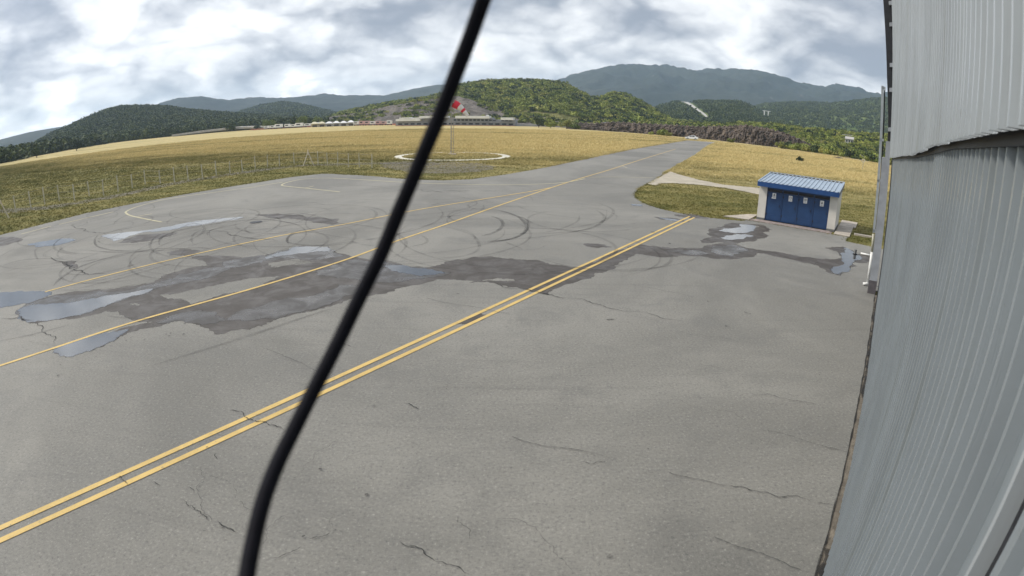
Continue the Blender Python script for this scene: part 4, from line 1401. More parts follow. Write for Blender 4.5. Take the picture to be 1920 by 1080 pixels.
# ================================================================== SHED
FS, P0, P1_, DEP = 35.0, -7.32, -2.43, 3.0
shed = empty('utility_shed', wp(FS, (P0 + P1_) / 2))
tag(shed, 'small white rendered shed with four blue doors and pale blue sheet roof', 'shed')
mb = MB()
wbox(mb, FS, FS + DEP, P0, P0 + 0.50, 0.14, 2.12)             # left pier and side
wbox(mb, FS, FS + DEP, P1_ - 0.48, P1_, 0.14, 2.12)
wbox(mb, FS + DEP - 0.2, FS + DEP - 0.002, P0 + 0.502, P1_ - 0.482, 0.14, 2.4)
place(mb.build('wall', MAT['render_w']), shed)
for a, b in ((P0, P0 + 0.50), (P1_ - 0.48, P1_)):              # sloping gable tops
    mb = MB()
    q = [wp(FS, a, 2.12), wp(FS, b, 2.12), wp(FS + DEP, b, 2.12), wp(FS + DEP, a, 2.12), wp(FS, a, 2.2), wp(FS, b, 2.2), wp(FS + DEP, b, 2.52), wp(FS + DEP, a, 2.52)]
    mb.quadbox(q)
    place(mb.build('gable', MAT['render_w']), shed)
mb = MB(); wbox(mb, FS - 0.015, FS + DEP + 0.01, P0 - 0.015, P0 + 0.49, 0, 0.14); wbox(mb, FS - 0.015, FS + DEP + 0.01, P1_ - 0.49, P1_ + 0.015, 0, 0.14)
place(mb.build('plinth', MAT['plinth']), shed)
da, db = P0 + 0.50, P1_ - 0.48
mb = MB()
wbox(mb, FS + 0.02, FS + 0.12, da, db, 1.97, 2.2)
dw = (db - da) / 4
for i in range(5):
    c = da + i * dw
    wbox(mb, FS + 0.03, FS + 0.13, max(da, c - 0.03), min(db, c + 0.03), 0.02, 1.968)
place(mb.build('door_frame', MAT['blue_d']), shed)
signs = ['pictogram with black triangle and text lines', 'pictogram with grey ring', 'pictogram with grey cross in a ring', 'pictogram with dark figure']
for i in range(4):
    c0, c1 = da + i * dw + 0.035, da + (i + 1) * dw - 0.035
    mb = MB(); wbox(mb, FS + 0.05, FS + 0.10, c0, c1, 0.05, 1.80)
    wbox(mb, FS + 0.04, FS + 0.049, c0 + 0.06, c1 - 0.06, 0.12, 0.42)           # pressed kick panel
    wbox(mb, FS + 0.043, FS + 0.049, c0 + 0.06, c1 - 0.06, 0.46, 1.74)
    dr = place(mb.build('door', MAT['blue']), shed)
    mb = MB(); wbox(mb, FS + 0.07, FS + 0.11, c0, c1, 1.81, 1.965)
    place(mb.build('transom', MAT['steel']), shed)
    for hz_ in (0.35, 1.5):
        mb = MB(); wbox(mb, FS + 0.022, FS + 0.0395, c0 + 0.002, c0 + 0.055, hz_, hz_ + 0.12); hg = mb.build('hinge', MAT['steel']); hg.parent = dr
    m_ = (c0 + c1) / 2 + (0.02 if i % 2 else -0.03)
    z1 = 1.74 - 0.02 * (i % 2)
    mb = MB()
    wbox(mb, FS + 0.030, FS + 0.0425, m_ - 0.115, m_ + 0.115, z1 - 0.34, z1, 0)
    t = FS + 0.0295
    if i == 0:
        q = [wp(t, m_ - 0.07, z1 - 0.15), wp(t, m_ + 0.07, z1 - 0.15), wp(t, m_, z1 - 0.03)]
        b = len(mb.v); mb.v += q; mb.f.append((b, b + 1, b + 2)); mb.m.append(1)
        for kk in range(3): wbox(mb, t - 0.001, FS + 0.0299, m_ - 0.08, m_ + 0.08, z1 - 0.20 - kk * 0.04, z1 - 0.185 - kk * 0.04, 2)
        wbox(mb, FS + 0.031, FS + 0.0427, m_ - 0.15, m_ - 0.116, z1 - 0.34, z1 - 0.26, 0)
    elif i == 3:
        wbox(mb, t - 0.001, FS + 0.0299, m_ - 0.03, m_ + 0.03, z1 - 0.22, z1 - 0.11, 1); wbox(mb, t - 0.001, FS + 0.0299, m_ - 0.02, m_ + 0.02, z1 - 0.10, z1 - 0.06, 1)
        wbox(mb, t - 0.001, FS + 0.0299, m_ - 0.06, m_ + 0.06, z1 - 0.30, z1 - 0.275, 2)
    else:
        for kk in range(16):
            a0, a1 = kk * math.pi / 8, (kk + 1) * math.pi / 8
            q = [wp(t, m_ + R * math.cos(a), z1 - 0.13 + R * math.sin(a)) for R, a in ((0.05, a0), (0.075, a0), (0.075, a1), (0.05, a1))]
            b = len(mb.v); mb.v += q; mb.f.append((b, b + 1, b + 2, b + 3)); mb.m.append(2)
        if i == 2:
            wbox(mb, t - 0.001, FS + 0.0299, m_ - 0.045, m_ + 0.045, z1 - 0.138, z1 - 0.122, 2); wbox(mb, t - 0.002, FS + 0.0298, m_ - 0.008, m_ + 0.008, z1 - 0.175, z1 - 0.085, 2)
        wbox(mb, t - 0.001, FS + 0.0299, m_ - 0.07, m_ + 0.07, z1 - 0.27, z1 - 0.25, 2)
    sgn = mb.build('sign', [MAT['signw'], MAT['black'], MAT['plinth']])
    sgn.parent = dr; sgn.matrix_parent_inverse = shed.matrix_basis.inverted() if False else dr.matrix_world.inverted()
    sgn['label'] = 'white notice plate, ' + signs[i]
    mb = MB(); wbox(mb, FS + 0.0, FS + 0.05, c1 - 0.12, c1 - 0.09, 0.92, 1.06); h_ = mb.build('handle', MAT['steel']); h_.parent = dr
# roof: fascia, ribbed sheets, back edge closers
e0, e1 = FS - 0.42, FS + DEP + 0.3
q0, q1 = P0 - 0.07, P1_ + 0.08
zr = lambda s: 2.36 + (2.68 - 2.36) * (s - e0) / (e1 - e0)
n = 19
pw_ = (q1 - q0 - 0.10) / n
v, f = [], []
prof = [(q0 + 0.05, 0)]
for i in range(n):
    b = q0 + 0.05 + i * pw_
    prof += [(b + pw_ * 0.62, 0), (b + pw_ * 0.70, 0.045), (b + pw_ * 0.90, 0.045), (b + pw_ * 0.98, 0)]
prof.append((q1 - 0.05, 0))
for p, d in prof:
    v += [wp(e0 + 0.01, p, zr(e0) + d + 0.01), wp(e1, p, zr(e1) + d + 0.01)]
for i in range(len(prof) - 1): f.append((2 * i, 2 * i + 2, 2 * i + 3, 2 * i + 1))
rf = mesh('roof', v, f, MAT['roof']); 
if rf.data.polygons[0].normal.z < 0: rf.data.flip_normals()
place(rf, shed)
mb = MB()
q = [wp(e0, q0, zr(e0) - 0.27), wp(e0, q1, zr(e0) - 0.27), wp(e0 + 0.04, q1, zr(e0) - 0.27), wp(e0 + 0.04, q0, zr(e0) - 0.27),
     wp(e0, q0, zr(e0) + 0.005), wp(e0, q1, zr(e0) + 0.005), wp(e0 + 0.04, q1, zr(e0) + 0.005), wp(e0 + 0.04, q0, zr(e0) + 0.005)]
mb.quadbox(q)
for a, b in ((q0, q0 + 0.04), (q1 - 0.04, q1)):
    q = [wp(e0 + 0.041, a, zr(e0) - 0.25), wp(e0 + 0.041, b, zr(e0) - 0.25), wp(e1, b, zr(e1) - 0.2), wp(e1, a, zr(e1) - 0.2),
         wp(e0 + 0.041, a, zr(e0) - 0.02), wp(e0 + 0.041, b, zr(e0) - 0.02), wp(e1, b, zr(e1) - 0.02), wp(e1, a, zr(e1) - 0.02)]
    mb.quadbox(q)
fa = mb.build('fascia', MAT['blue_f']); fa.parent = rf
mb = MB()
for a, b in ((q0, q0 + 0.06), (q1 - 0.06, q1)):
    mb.quadbox([wp(e0, a, zr(e0) + 0.006), wp(e0, b, zr(e0) + 0.006), wp(e1, b, zr(e1) - 0.015), wp(e1, a, zr(e1) - 0.015),
                wp(e0, a, zr(e0) + 0.06), wp(e0, b, zr(e0) + 0.06), wp(e1, b, zr(e1) + 0.07), wp(e1, a, zr(e1) + 0.07)])
mb.quadbox([wp(e1 - 0.02, q0, zr(e1) + 0.06), wp(e1 - 0.02, q1, zr(e1) + 0.06), wp(e1 + 0.04, q1, zr(e1) + 0.06), wp(e1 + 0.04, q0, zr(e1) + 0.06),
            wp(e1 - 0.02, q0, zr(e1) + 0.10), wp(e1 - 0.02, q1, zr(e1) + 0.10), wp(e1 + 0.04, q1, zr(e1) + 0.10), wp(e1 + 0.04, q0, zr(e1) + 0.10)])
vg = mb.build('verge_trim', MAT['roof']); vg.parent = rf
mb = MB()
for i in range(n):
    b = q0 + 0.05 + i * pw_
    wbox(mb, e1 - 0.16, e1 - 0.03, b + pw_ * 0.08, b + pw_ * 0.58, zr(e1) + 0.008, zr(e1) + 0.05)
cl = mb.build('rib_closer', MAT['steel']); cl.parent = rf
mb = MB()
mb.quadbox([wp(e0 + 0.05, q0 + 0.05, zr(e0) - 0.2), wp(e0 + 0.05, q1 - 0.05, zr(e0) - 0.2), wp(e1 - 0.05, q1 - 0.05, zr(e1) - 0.06), wp(e1 - 0.05, q0 + 0.05, zr(e1) - 0.06),
            wp(e0 + 0.05, q0 + 0.05, zr(e0) - 0.0), wp(e0 + 0.05, q1 - 0.05, zr(e0) - 0.0), wp(e1 - 0.05, q1 - 0.05, zr(e1) - 0.0), wp(e1 - 0.05, q0 + 0.05, zr(e1) - 0.0)])
sf = mb.build('soffit', MAT['blue_d']); sf.parent = rf

# ================================================================== WINDSOCK AND RING
n = 72
mb = MB()
for k in range(n):
    a0, a1 = 2 * math.pi * k / n, 2 * math.pi * (k + 1) / n
    c = RING_C
    q = [(c[0] + R * math.cos(a), c[1] + R * math.sin(a)) for R, a in ((RING_R - 1.0, a0), (RING_R, a0), (RING_R, a1), (RING_R - 1.0, a1))]
    mb.quadbox([(x, y, -0.05) for x, y in q] + [(x, y, 0.035) for x, y in q])
ring = mb.build('ring_kerb', MAT['white'])
tag(ring, 'broad white painted concrete ring lying in the grass around the windsock mast', 'ring')
wx, wy = G(847.5, 289.5)
ws = empty('windsock', (wx, wy, 0))
tag(ws, 'red and white striped windsock drooping from a slim steel mast', 'windsock')
wd = math.hypot(wx, wy)
ztop = at(848, 187, wd).z
mb = MB()
for k in range(3):
    a = 2 * math.pi * k / 3 + 0.4
    ox, oy = 0.26 * math.cos(a), 0.26 * math.sin(a)
    mb.tube([(ox, oy, -0.03), (ox * 0.75, oy * 0.75, ztop - 1.2)], 0.035, 6)
for j in range(14):
    z = 0.3 + j * (ztop - 1.6) / 13
    t = 1 - 0.25 * z / ztop
    c = [(0.26 * t * math.cos(2 * math.pi * k / 3 + .4), 0.26 * t * math.sin(2 * math.pi * k / 3 + .4), z) for k in range(3)]
    for k in range(3):
        d = c[(k + 1) % 3]
        mb.tube([c[k], (d[0], d[1], z + 0.22)], 0.014, 4)
mb.build('lattice_mast', MAT['mast'], ws)
mb = MB(); mb.tube([(0, 0, ztop - 1.3), (0, 0, ztop + 0.15)], 0.05, 8); mb.build('top_tube', MAT['mast'], ws)
mb = MB(); mb.box(-0.55, 0.55, -0.55, 0.55, -0.04, 0.10); mb.build('footing', MAT['slab'], ws)
# sock axis: from the hoop at the mast head down to the tip
tip = at(877, 217, wd - 0.4); hd = at(850.5, 194, wd - 0.1)
A_, B_ = Vector((hd.x - wx, hd.y - wy, hd.z)), Vector((tip.x - wx, tip.y - wy, tip.z))
rr_ = [0.52, 0.50, 0.46, 0.40, 0.34, 0.29, 0.25, 0.21]
ax = [A_ + (B_ - A_) * t + Vector((0, 0, 0.22 * math.sin(math.pi * t))) for t in np.linspace(0, 1, 9)]
rr_ = list(np.interp(np.linspace(0, 1, 9), [0, .3, .55, .8, 1], [.56, .52, .38, .30, .22]))
bands = [(0, 4, 'red'), (4, 5, 'sockw'), (5, 7, 'red'), (7, 8, 'sockw')]
bands = [(0, 3, 'red'), (3, 5, 'sockw'), (5, 6, 'red'), (6, 8, 'sockw')]
for a, b, m_ in bands:
    mb = MB()
    sub_p, sub_r = [], []
    for i in np.linspace(a, b, 5):
        i0 = min(int(i), 7); fr_ = i - i0
        sub_p.append(ax[i0].lerp(ax[i0 + 1], fr_)); sub_r.append((rr_[i0] * (1 - fr_) + rr_[i0 + 1] * fr_) * (1 + 0.05 * math.sin(i * 5)))
    mb.tube(sub_p, sub_r, 14, cap=False)
    mb.build('sock_band', MAT[m_], ws, True)
mb = MB()
dirv = (B_ - A_).normalized(); s1_ = dirv.cross(Vector((0, 0, 1))).normalized(); s2_ = dirv.cross(s1_)
mb.tube([A_ + (s1_ * math.cos(t) + s2_ * math.sin(t)) * 0.57 for t in np.linspace(0, 2 * math.pi, 25)], 0.025, 5, cap=False)
mb.tube([Vector((0, 0, ztop)), A_ + s2_ * 0.57], 0.02, 5); mb.tube([Vector((0, 0, ztop - 0.8)), A_ - s2_ * 0.57], 0.02, 5)
mb.build('hoop', MAT['mast'], ws)

# ================================================================== FENCE
def z1(p): return (p[0] / 3, 100 + p[1] / 3)
def z48(p): return (480 + p[0] / 6, 180 + p[1] / 6)


PB = [z1(p) for p in [(90, 897), (175, 875), (253, 850), (335, 832), (420, 832), (503, 802), (583, 800), (665, 777), (745, 757), (818, 738), (903, 736), (982, 727), (1060, 720), (1140, 705),
                      (1217, 687), (1294, 680), (1365, 672), (1438, 650), (1505, 642), (1573, 637), (1655, 627)]] + \
     [z48(p) for p in [(700, 775), (805, 785), (920, 792), (1040, 805), (1165, 800), (1305, 815)]]
fence = empty('wire_fence', (*G(*PB[10]), 0))
tag(fence, 'long thin wire fence on slim posts beside the gravel strip at left', 'fence')
tops = []
rf_ = random.Random(9)
for i, q in enumerate(PB):
    x, y = G(*q, -0.03)
    h = rf_.uniform(1.35, 1.6)
    tx_, ty_ = rf_.uniform(-.05, .05), rf_.uniform(-.05, .05)
    mb = MB(); mb.quadbox([(x - .044, y - .044, -0.1), (x + .044, y - .044, -0.1), (x + .044, y + .044, -0.1), (x - .044, y + .044, -0.1),
                           (x + tx_ - .04, y + ty_ - .04, h), (x + tx_ + .04, y + ty_ - .04, h), (x + tx_ + .04, y + ty_ + .04, h), (x + tx_ - .04, y + ty_ + .04, h)])
    place(mb.build('post', MAT['post']), fence)
    tops.append((x, y, h))
for lv in (0.92, 0.55, 0.2):
    mb = MB()
    mb.tube([(x, y, h * lv) for x, y, h in tops], 0.007, 4)
    place(mb.build('wire', MAT['mast']), fence)
for px, py in ((578.5, 311), (4, 412)):                      # braced corner posts
    x, y = G(px, py, -0.03)
    t = np.array([0.86, 0.5]) if px > 100 else np.array([0.6, 0.8])
    h = 1.75
    mb = MB()
    for sg in (-1, 1):
        mb.tube([(x + t[0] * 0.65 * sg, y + t[1] * 0.65 * sg, -0.1), (x, y, h - 0.12)], 0.055, 6)
    mb.tube([(x, y, h - 0.5), (x, y, h + 0.1)], 0.06, 6)
    place(mb.build('brace_post', MAT['post_l']), fence)

# ================================================================== CABLE hanging close in front of the lens
CP = [(940, -90, .50), (906, 0, .50), (882, 68, .505), (858, 130, .51), (835, 190, .515), (810, 250, .52), (772, 340, .525), (742, 410, .53), (713, 480, .53), (671, 565, .53), (630, 650, .525),
      (583, 742, .515), (550, 808, .505), (519, 872, .495), (494, 938, .485), (476, 1010, .475), (463, 1080, .465), (455, 1150, .455)]
P = []
for px, py, d in CP:
    r0 = ray(px, py)
    P.append(Vector((r0[0] * d, r0[1] * d, CAM_H + r0[2] * d)))
e_ = P[0] - P[1]; e2 = P[-1] - P[-2]
up = [P[0] + e_ * 1.0, P[0] + e_ * 2.2 + Vector((0.02, -0.05, 0)), P[0] + e_ * 4 + Vector((0.1, -.15, .05)), Vector(wp(0.3, 0.40, 6.45))]
dn = [P[-1] + e2 * 1.0, P[-1] + e2 * 2.2 + Vector((0.01, -0.03, 0)), P[-1] + e2 * 4 + Vector((0.08, -.12, -.02)), Vector((0.15, -0.25, 4.9)), Vector(wp(-0.3, 0.52, 4.95))]
path3 = catmull([tuple(q) for q in (up[::-1] + P + dn)], 6)
mb = MB(); mb.tube([tuple(q) for q in path3], 0.0069, 14)
cb_ = mb.build('black_cable', MAT['rubber'], None, True)
tag(cb_, 'thick black cable hanging diagonally right in front of the camera', 'cable')

# ================================================================== SMALL THINGS ON THE RIGHT
x, y = G(1601, 440, 0); x2, y2 = G(1634, 446, 0)
dv = np.array([x2 - x, y2 - y]); L = np.linalg.norm(dv); dv /= L; nv_ = np.array([-dv[1], dv[0]])
mb = MB(); q = [(x, y), tuple(np.array([x, y]) + dv * L), tuple(np.array([x, y]) + dv * L + nv_ * .32), tuple(np.array([x, y]) + nv_ * .32)]
mb.prism(q, -0.05, 0.07)
tag(mb.build('kerb_slab', MAT['slab']), 'pale concrete slab lying in the grass between shed and hangar', 'slab')
a, b = G(1614, 475, 0.05), G(1634, 479.5, 0.05)
mb = MB(); mb.tube([(*a, 0.05), (*b, 0.05)], 0.05, 10)
tag(mb.build('loose_pipe', MAT['pvc'], None, True), 'short white plastic pipe lying by the puddle at the hangar corner', 'pipe')
a = G(1603, 477)
st = empty('marker_stub', (*a, 0))
mb = MB(); mb.box(-.05, .05, -.05, .05, 0, .25); mb.build('stub_post', MAT['plinth'], st)
mb = MB(); mb.box(-.09, .09, -.09, .09, 0, .04); mb.build('base_plate', MAT['steel'], st)
tag(st, 'stubby grey post by the puddle next to the hangar corner', 'post')
a = G(1617, 318); 
sg_ = empty('field_sign', (*a, 0), rad(-35))
mb = MB(); mb.tube([(0, 0, -0.1), (0.02, 0, 1.5)], 0.05, 6); mb.build('sign_post', MAT['mast'], sg_)
mb = MB(); mb.tube([(0.3, 0, 2.3), (-0.75, 0, 2.9)], 0.05, 6); mb.build('arm', MAT['mast'], sg_)
mb = MB()
for k in range(12):
    a0, a1 = k * math.pi / 6, (k + 1) * math.pi / 6
    b = len(mb.v)
    mb.v += [(r * math.cos(t), yy, 1.75 + r * math.sin(t)) for yy in (-.03, .03) for r, t in ((.2, a0), (.38, a0), (.38, a1), (.2, a1))]
    for q in ((0, 1, 2, 3), (7, 6, 5, 4), (1, 5, 6, 2), (3, 7, 4, 0)): mb.f.append(tuple(b + i for i in q)); mb.m.append(0)
mb.build('round_frame', MAT['post'], sg_)
tag(sg_, 'lone grey marker with a ring head standing in the golden field by the hangar', 'marker')


def bush(name, px, py, size, mat, label, cat='bush', n=420, seed=1, dist=None, flat=0.85, group=None):
    if dist is None: x, y = G(px, py)
    else: v_ = at(px, py, dist); x, y = v_.x, v_.y
    root = empty(name, (x, y, 0))
    v, f = leaf_cloud(n, seed, flat, 0.30, 9)
    me = mesh('foliage', [(a * size, b * size, c * size) for a, b, c in v], f, mat, root)
    mb = MB()
    for k in range(4):
        t = k * 1.6
        mb.tube([(0, 0, -0.05), (0.25 * size * math.cos(t), 0.25 * size * math.sin(t), 0.5 * size)], [0.04 * size, 0.015 * size], 5)
    mb.build('stem', MAT['bark'], root)
    tag(root, label, cat, group)
    return root


bush('round_bush', 1500, 303, 0.85, MAT['leaf_d'], 'small round dark bush alone in the golden field behind the shed', seed=21, flat=1.0)
mnd = G(1572, 297)
mb = MB()
pv_, pf = [], []
for i in range(7):
    for k in range(14):
        R = 1 - i / 6; a_ = 2 * math.pi * k / 14
        pv_.append((2.0 * R * math.cos(a_), 1.2 * R * math.sin(a_), 0.5 * (1 - R * R) * (0.8 + 0.3 * random.random()) - 0.05))
for i in range(6):
    for k in range(14): pf.append((i * 14 + k, i * 14 + (k + 1) % 14, (i + 1) * 14 + (k + 1) % 14, (i + 1) * 14 + k))
md_ = mesh('earth_mound', [(mnd[0] + a, mnd[1] + b, c) for a, b, c in pv_], pf, MAT['cliff'])
tag(md_, 'low dark mound of earth at the far edge of the golden field', 'mound')

for i, (px, py, sz, mt, lb) in enumerate([
        (1242, 250, 2.6, 'leaf', 'tall pale green bush against the left part of the rock cut'), (1254, 254, 1.5, 'leaf_b', 'low grey green bush right of the tall bush at the rock cut'),
        (1370, 268, 1.6, 'leaf_b', 'low sparse bush at the foot of the columned rock face'), (1466, 279, 2.3, 'leaf_b', 'wide olive bush at the right foot of the rock cut'),
        (1482, 282, 1.7, 'leaf', 'bush right of the wide olive bush below the rock cut'), (1512, 284, 1.7, 'leaf_b', 'reddish olive bush in front of the last rocks of the cut'),
        (1220, 249, 1.2, 'leaf', 'small low bush left of the tall bush at the rock cut'), (1530, 287, 2.0, 'leaf_d', 'dark bush at the end of the rock cut where the hedge starts')]):
    dg = math.degrees(azel(px, py)[0])
    bush('cliff_bush', px, py, sz, MAT[mt], lb, n=420, seed=40 + i, dist=float(RF(dg)) + 5, group='bushes along the foot of the rock cut')


def tree(px, py_base, h, w, mat, label, dist, seed, group, n=900):
    v_ = at(px, py_base, dist)
    root = empty('broadleaf_tree', (v_.x, v_.y, -0.1))
    r = random.Random(seed)
    mb = MB()
    mb.tube([(0, 0, 0), (0.1, 0.05, h * .3), (0.2 * r.uniform(-1, 1), 0, h * .75)], [h * .035, h * .025, h * .008], 7)
    for k in range(5):
        t = r.uniform(0, 6.28); z_ = h * r.uniform(.25, .5)
        mb.tube([(0, 0, z_), (w * .3 * math.cos(t), w * .3 * math.sin(t), z_ + h * .25)], [h * .014, h * .005], 5)
    mb.build('trunk', MAT['bark'], root)
    v, f = leaf_cloud(n, seed, 1.0, 0.24, 14)
    mesh('crown', [(a * w * .62, b * w * .62, h * .16 + c * h * .60) for a, b, c in v], f, MAT[mat], root)
    tag(root, label, 'tree', group)


for i, (px, h, w, d, mt, lb) in enumerate([
        (431, 7.0, 5.0, 400, 'leaf_d', 'dark bushy tree left of the paddock beside the pale road'), (504, 7.5, 6.0, 385, 'leaf', 'round green tree above the left end of the white paddock vehicles'),
        (552, 8.5, 4.2, 385, 'leaf_d', 'slim dark tree, left one of the pair behind the paddock'), (564, 9.0, 5.5, 382, 'leaf', 'lighter green tree, right one of the pair behind the paddock'),
        (481, 3.6, 3.4, 392, 'leaf_d', 'small dark tree left of the round green tree'), (598, 7.0, 6.5, 395, 'leaf', 'green tree at the left foot of the quarry slope'),
        (1010, 6.0, 4.5, 262, 'leaf_d', 'dark tree beside the right end of the pit building'), (1032, 4.2, 4.4, 256, 'leaf', 'round green tree right of the pit building'),
        (1062, 4.5, 3.6, 252, 'leaf_b', 'yellow green tree left of the rock cut'), (1078, 3.2, 3.8, 248, 'leaf', 'low spreading tree where the rock cut begins'),
        (140, 6.5, 5.0, 300, 'leaf_d', 'dark tree at the far left edge of the airfield'), (64, 6.5, 4.5, 280, 'leaf_d', 'leftmost dark tree along the far airfield edge')]):
    tree(px, 236, h, w, mt, lb, d, 60 + i, 'trees along the far edge of the airfield')

# ================================================================== FAR BUILDINGS, PADDOCK
def frame_at(pxa, pxb, py, dist_a, dist_b):
    a, b = at(pxa, py, dist_a), at(pxb, py, dist_b)
    d = Vector((b.x - a.x, b.y - a.y, 0)); L = d.length
    return a, math.atan2(d.y, d.x), L


a, rz, L = frame_at(742, 968, 237, 296, 282)
PX = L / (968 - 742)
pit = empty('pit_building', (a.x, a.y, 0), rz)
tag(pit, 'long low grey pit building with white canopies at the foot of the quarry slope', 'building')
X = lambda px: (px - 742) * PX
Z = lambda py: CAM_H + math.tan(azel(860, py)[1]) * 289
zt, zm = Z(217), Z(222)
mb = MB(); mb.box(X(742), X(796), 0, 9, -0.2, Z(226)); mb.box(X(796.2), X(850), 0.4, 10, -0.2, Z(221)); mb.box(X(850.2), X(924), 0.2, 10, -0.2, Z(220.5)); mb.box(X(924.2), X(966), 0.5, 10, -0.2, Z(224))
mb.build('wall', MAT['bwall'], pit)
for x0, x1, y0, y1, nm in ((745, 792, 222.2, 226.2, 'canopy'), (752, 772, 219.5, 221.8, 'canopy'), (778, 789, 220, 221.9, 'canopy'), (790.5, 843, 217.2, 221.4, 'canopy'),
                           (858, 920, 217.2, 221.8, 'canopy'), (941, 963, 219.8, 224.2, 'canopy')):
    mb = MB(); mb.box(X(x0), X(x1), -2.2, 4, Z(y1), Z(y0)); mb.build(nm, MAT['bwhite'], pit)
mb = MB(); mb.box(X(742), X(966), -1.0, -0.6, -0.2, Z(234.2)); mb.build('barrier_wall', MAT['bred'], pit)
for i in range(18):
    x0 = 747 + i * 12.2
    mb = MB(); mb.box(X(x0), X(x0 + 7.5), -0.03 if x0 < 795 else 0.1, 0.35, Z(233.2), Z(230.6))
    fr_ = mb.build('window', MAT['bdark'], pit)
for i in range(15):
    x0 = 853 + i * 7.3
    if 931 < x0 < 936 or x0 > 960: continue
    mb = MB(); mb.box(X(x0), X(x0 + 4.8), 0.05, 0.30, Z(226.2), Z(223.6) if x0 < 924 else Z(224.5))
    mb.build('window', MAT['bdark'], pit)
mb = MB(); mb.box(X(850), X(966), -0.35, 0.02, Z(228.6), Z(227.9)); mb.build('balcony_edge', MAT['grey'], pit)
mb = MB(); mb.box(X(912), X(916), 2, 4, Z(217), Z(215.4)); mb.build('roof_box', MAT['bwhite'], pit)
mb = MB(); mb.box(X(966.5), X(1004), 1.5, 6, -0.2, Z(231)); mb.build('annex', MAT['bwall'], pit)


def tent(px, py, w, h, d, dist, mat, label):
    v_ = at(px, py, dist); az = math.atan2(v_.x, v_.y)
    root = empty('marquee_tent', (v_.x, v_.y, 0), -az)
    v = [(-w / 2, 0, h * .62), (w / 2, 0, h * .62), (w / 2, d, h * .62), (-w / 2, d, h * .62), (-w * .12, d / 2, h), (w * .12, d / 2, h)]
    v2 = [(a * 1.04, b, c - 0.02) for a, b, c in v]
    mesh('roof', v2, [(0, 1, 5, 4), (1, 2, 5), (2, 3, 4, 5), (3, 0, 4)], mat, root)
    for sx in (-w / 2, w / 2):
        for y_ in (0, d): MB().box(sx - .06, sx + .06, y_ - .06, y_ + .06, 0, h * .61).build('pole', MAT['grey_l'], root)
    mb = MB(); mb.box(-w / 2 + .1, w / 2 - .1, d - .1, d - .02, 0, h * .6); mb.build('back_sheet', mat, root)
    mb = MB(); mb.box(-w * .3, w * .3, d * .4, d * .7, 0, h * .35); mb.build('stowed_gear', MAT['grey_d'], root)
    tag(root, label, 'tent', 'paddock tents and vehicles by the race track')


def truck(px, py, w, h, dist, mat, label, name='box_trailer', cat='trailer'):
    v_ = at(px, py, dist); az = math.atan2(v_.x, v_.y)
    root = empty(name, (v_.x, v_.y, 0), -az)
    mb = MB(); mb.box(-w / 2, w / 2, 0, 2.3, 0.7, h); mb.box(-w / 2 + .05, w / 2 - .05, .05, 2.25, h, h + 0.08); mb.build('body', mat, root)
    mb = MB(); mb.box(-w / 2 + .1, w / 2 - .1, .15, 2.15, 0.45, 0.69); mb.build('chassis', MAT['steel'], root)
    for sx in (-w * .3, w * .3):
        mb = MB(); mb.tube([(sx, -0.02, .38), (sx, .25, .38)], .38, 12); mb.build('wheel', MAT['steel'], root)
    mb = MB(); mb.box(-w * .35, w * .1, -0.02, -0.001, h * .58, h * .82); mb.build('window', MAT['bdark'], root)
    tag(root, label, cat, 'paddock tents and vehicles by the race track')


rp = random.Random(4)
ordn = ['first', 'second', 'third', 'fourth', 'fifth', 'sixth', 'seventh', 'eighth', 'ninth', 'tenth', 'eleventh', 'twelfth']
px = 500
for i in range(9):
    w = rp.uniform(3.4, 5.4)
    truck(px, 237, w, rp.uniform(2.0, 3.0), 372 - i * 1.5, MAT['tentw'], f'white box trailer in the paddock row, {ordn[i]} from the left')
    px += (w + rp.uniform(-.1, .5)) / 0.345
px0 = 590
for i, (mt, nm) in enumerate((('tenty', 'cream'), ('tenty', 'cream'), ('tentw', 'white'), ('tentw', 'white'), ('tentw', 'white'), ('tentw', 'white'))):
    tent(px0 + i * 13.6, 236.5, 4.6, 3.0 + 0.3 * rp.random(), 4.5, 352 - i * 2.2, MAT[mt], f'{nm} marquee tent in the paddock, {ordn[i]} tent from the left')
for i in range(7):
    truck(668 + i * 10.4, 236.5, rp.uniform(3.0, 3.5), rp.uniform(2.0, 2.7), 336 - i * 3.0, MAT['pink' if i % 3 else 'bwhite'],
          f'{"faded pink" if i % 3 else "off white"} container left of the pit building, {ordn[i]} from the left', 'container_cabin', 'container')
# barrier wall in front of the paddock
P = [at(p, 237.4, RF(math.degrees(azel(p, 237)[0])) + 2) for p in np.linspace(470, 742, 18)]
mb = MB(); v, f = [], []
for q in P: v += [(q.x, q.y, -0.1), (q.x, q.y + .25, -0.1), (q.x, q.y + .25, 0.75), (q.x, q.y, 0.75)]
for i in range(len(P) - 1):
    for j in range(4): f.append((4 * i + j, 4 * i + (j + 1) % 4, 4 * i + 4 + (j + 1) % 4, 4 * i + 4 + j))
tag(mesh('track_barrier', v, f, MAT['bred']), 'low red brown barrier wall along the race track below the white vehicles', 'barrier')
# pale road on the left edge of the field, climbing to the paddock
P = [at(p, y, d) for p, y, d in ((322, 253.5, 398), (360, 248.2, 400), (400, 243.5, 402), (440, 239.3, 402), (470, 238.2, 398), (520, 238.4, 385))]
v, f = [], []
for q in P: v += [(q.x, q.y, max(q.z - 0.9, -.1)), (q.x, q.y, q.z + 0.35), (q.x + 1, q.y + 7, q.z + 0.5), (q.x + 1, q.y + 7, -.2)]
for i in range(len(P) - 1):
    for j in range(4): f.append((4 * i + j, 4 * i + (j + 1) % 4, 4 * i + 4 + (j + 1) % 4, 4 * i + 4 + j))
tag(mesh('track_road', v, f, MAT['road']), kind='structure')


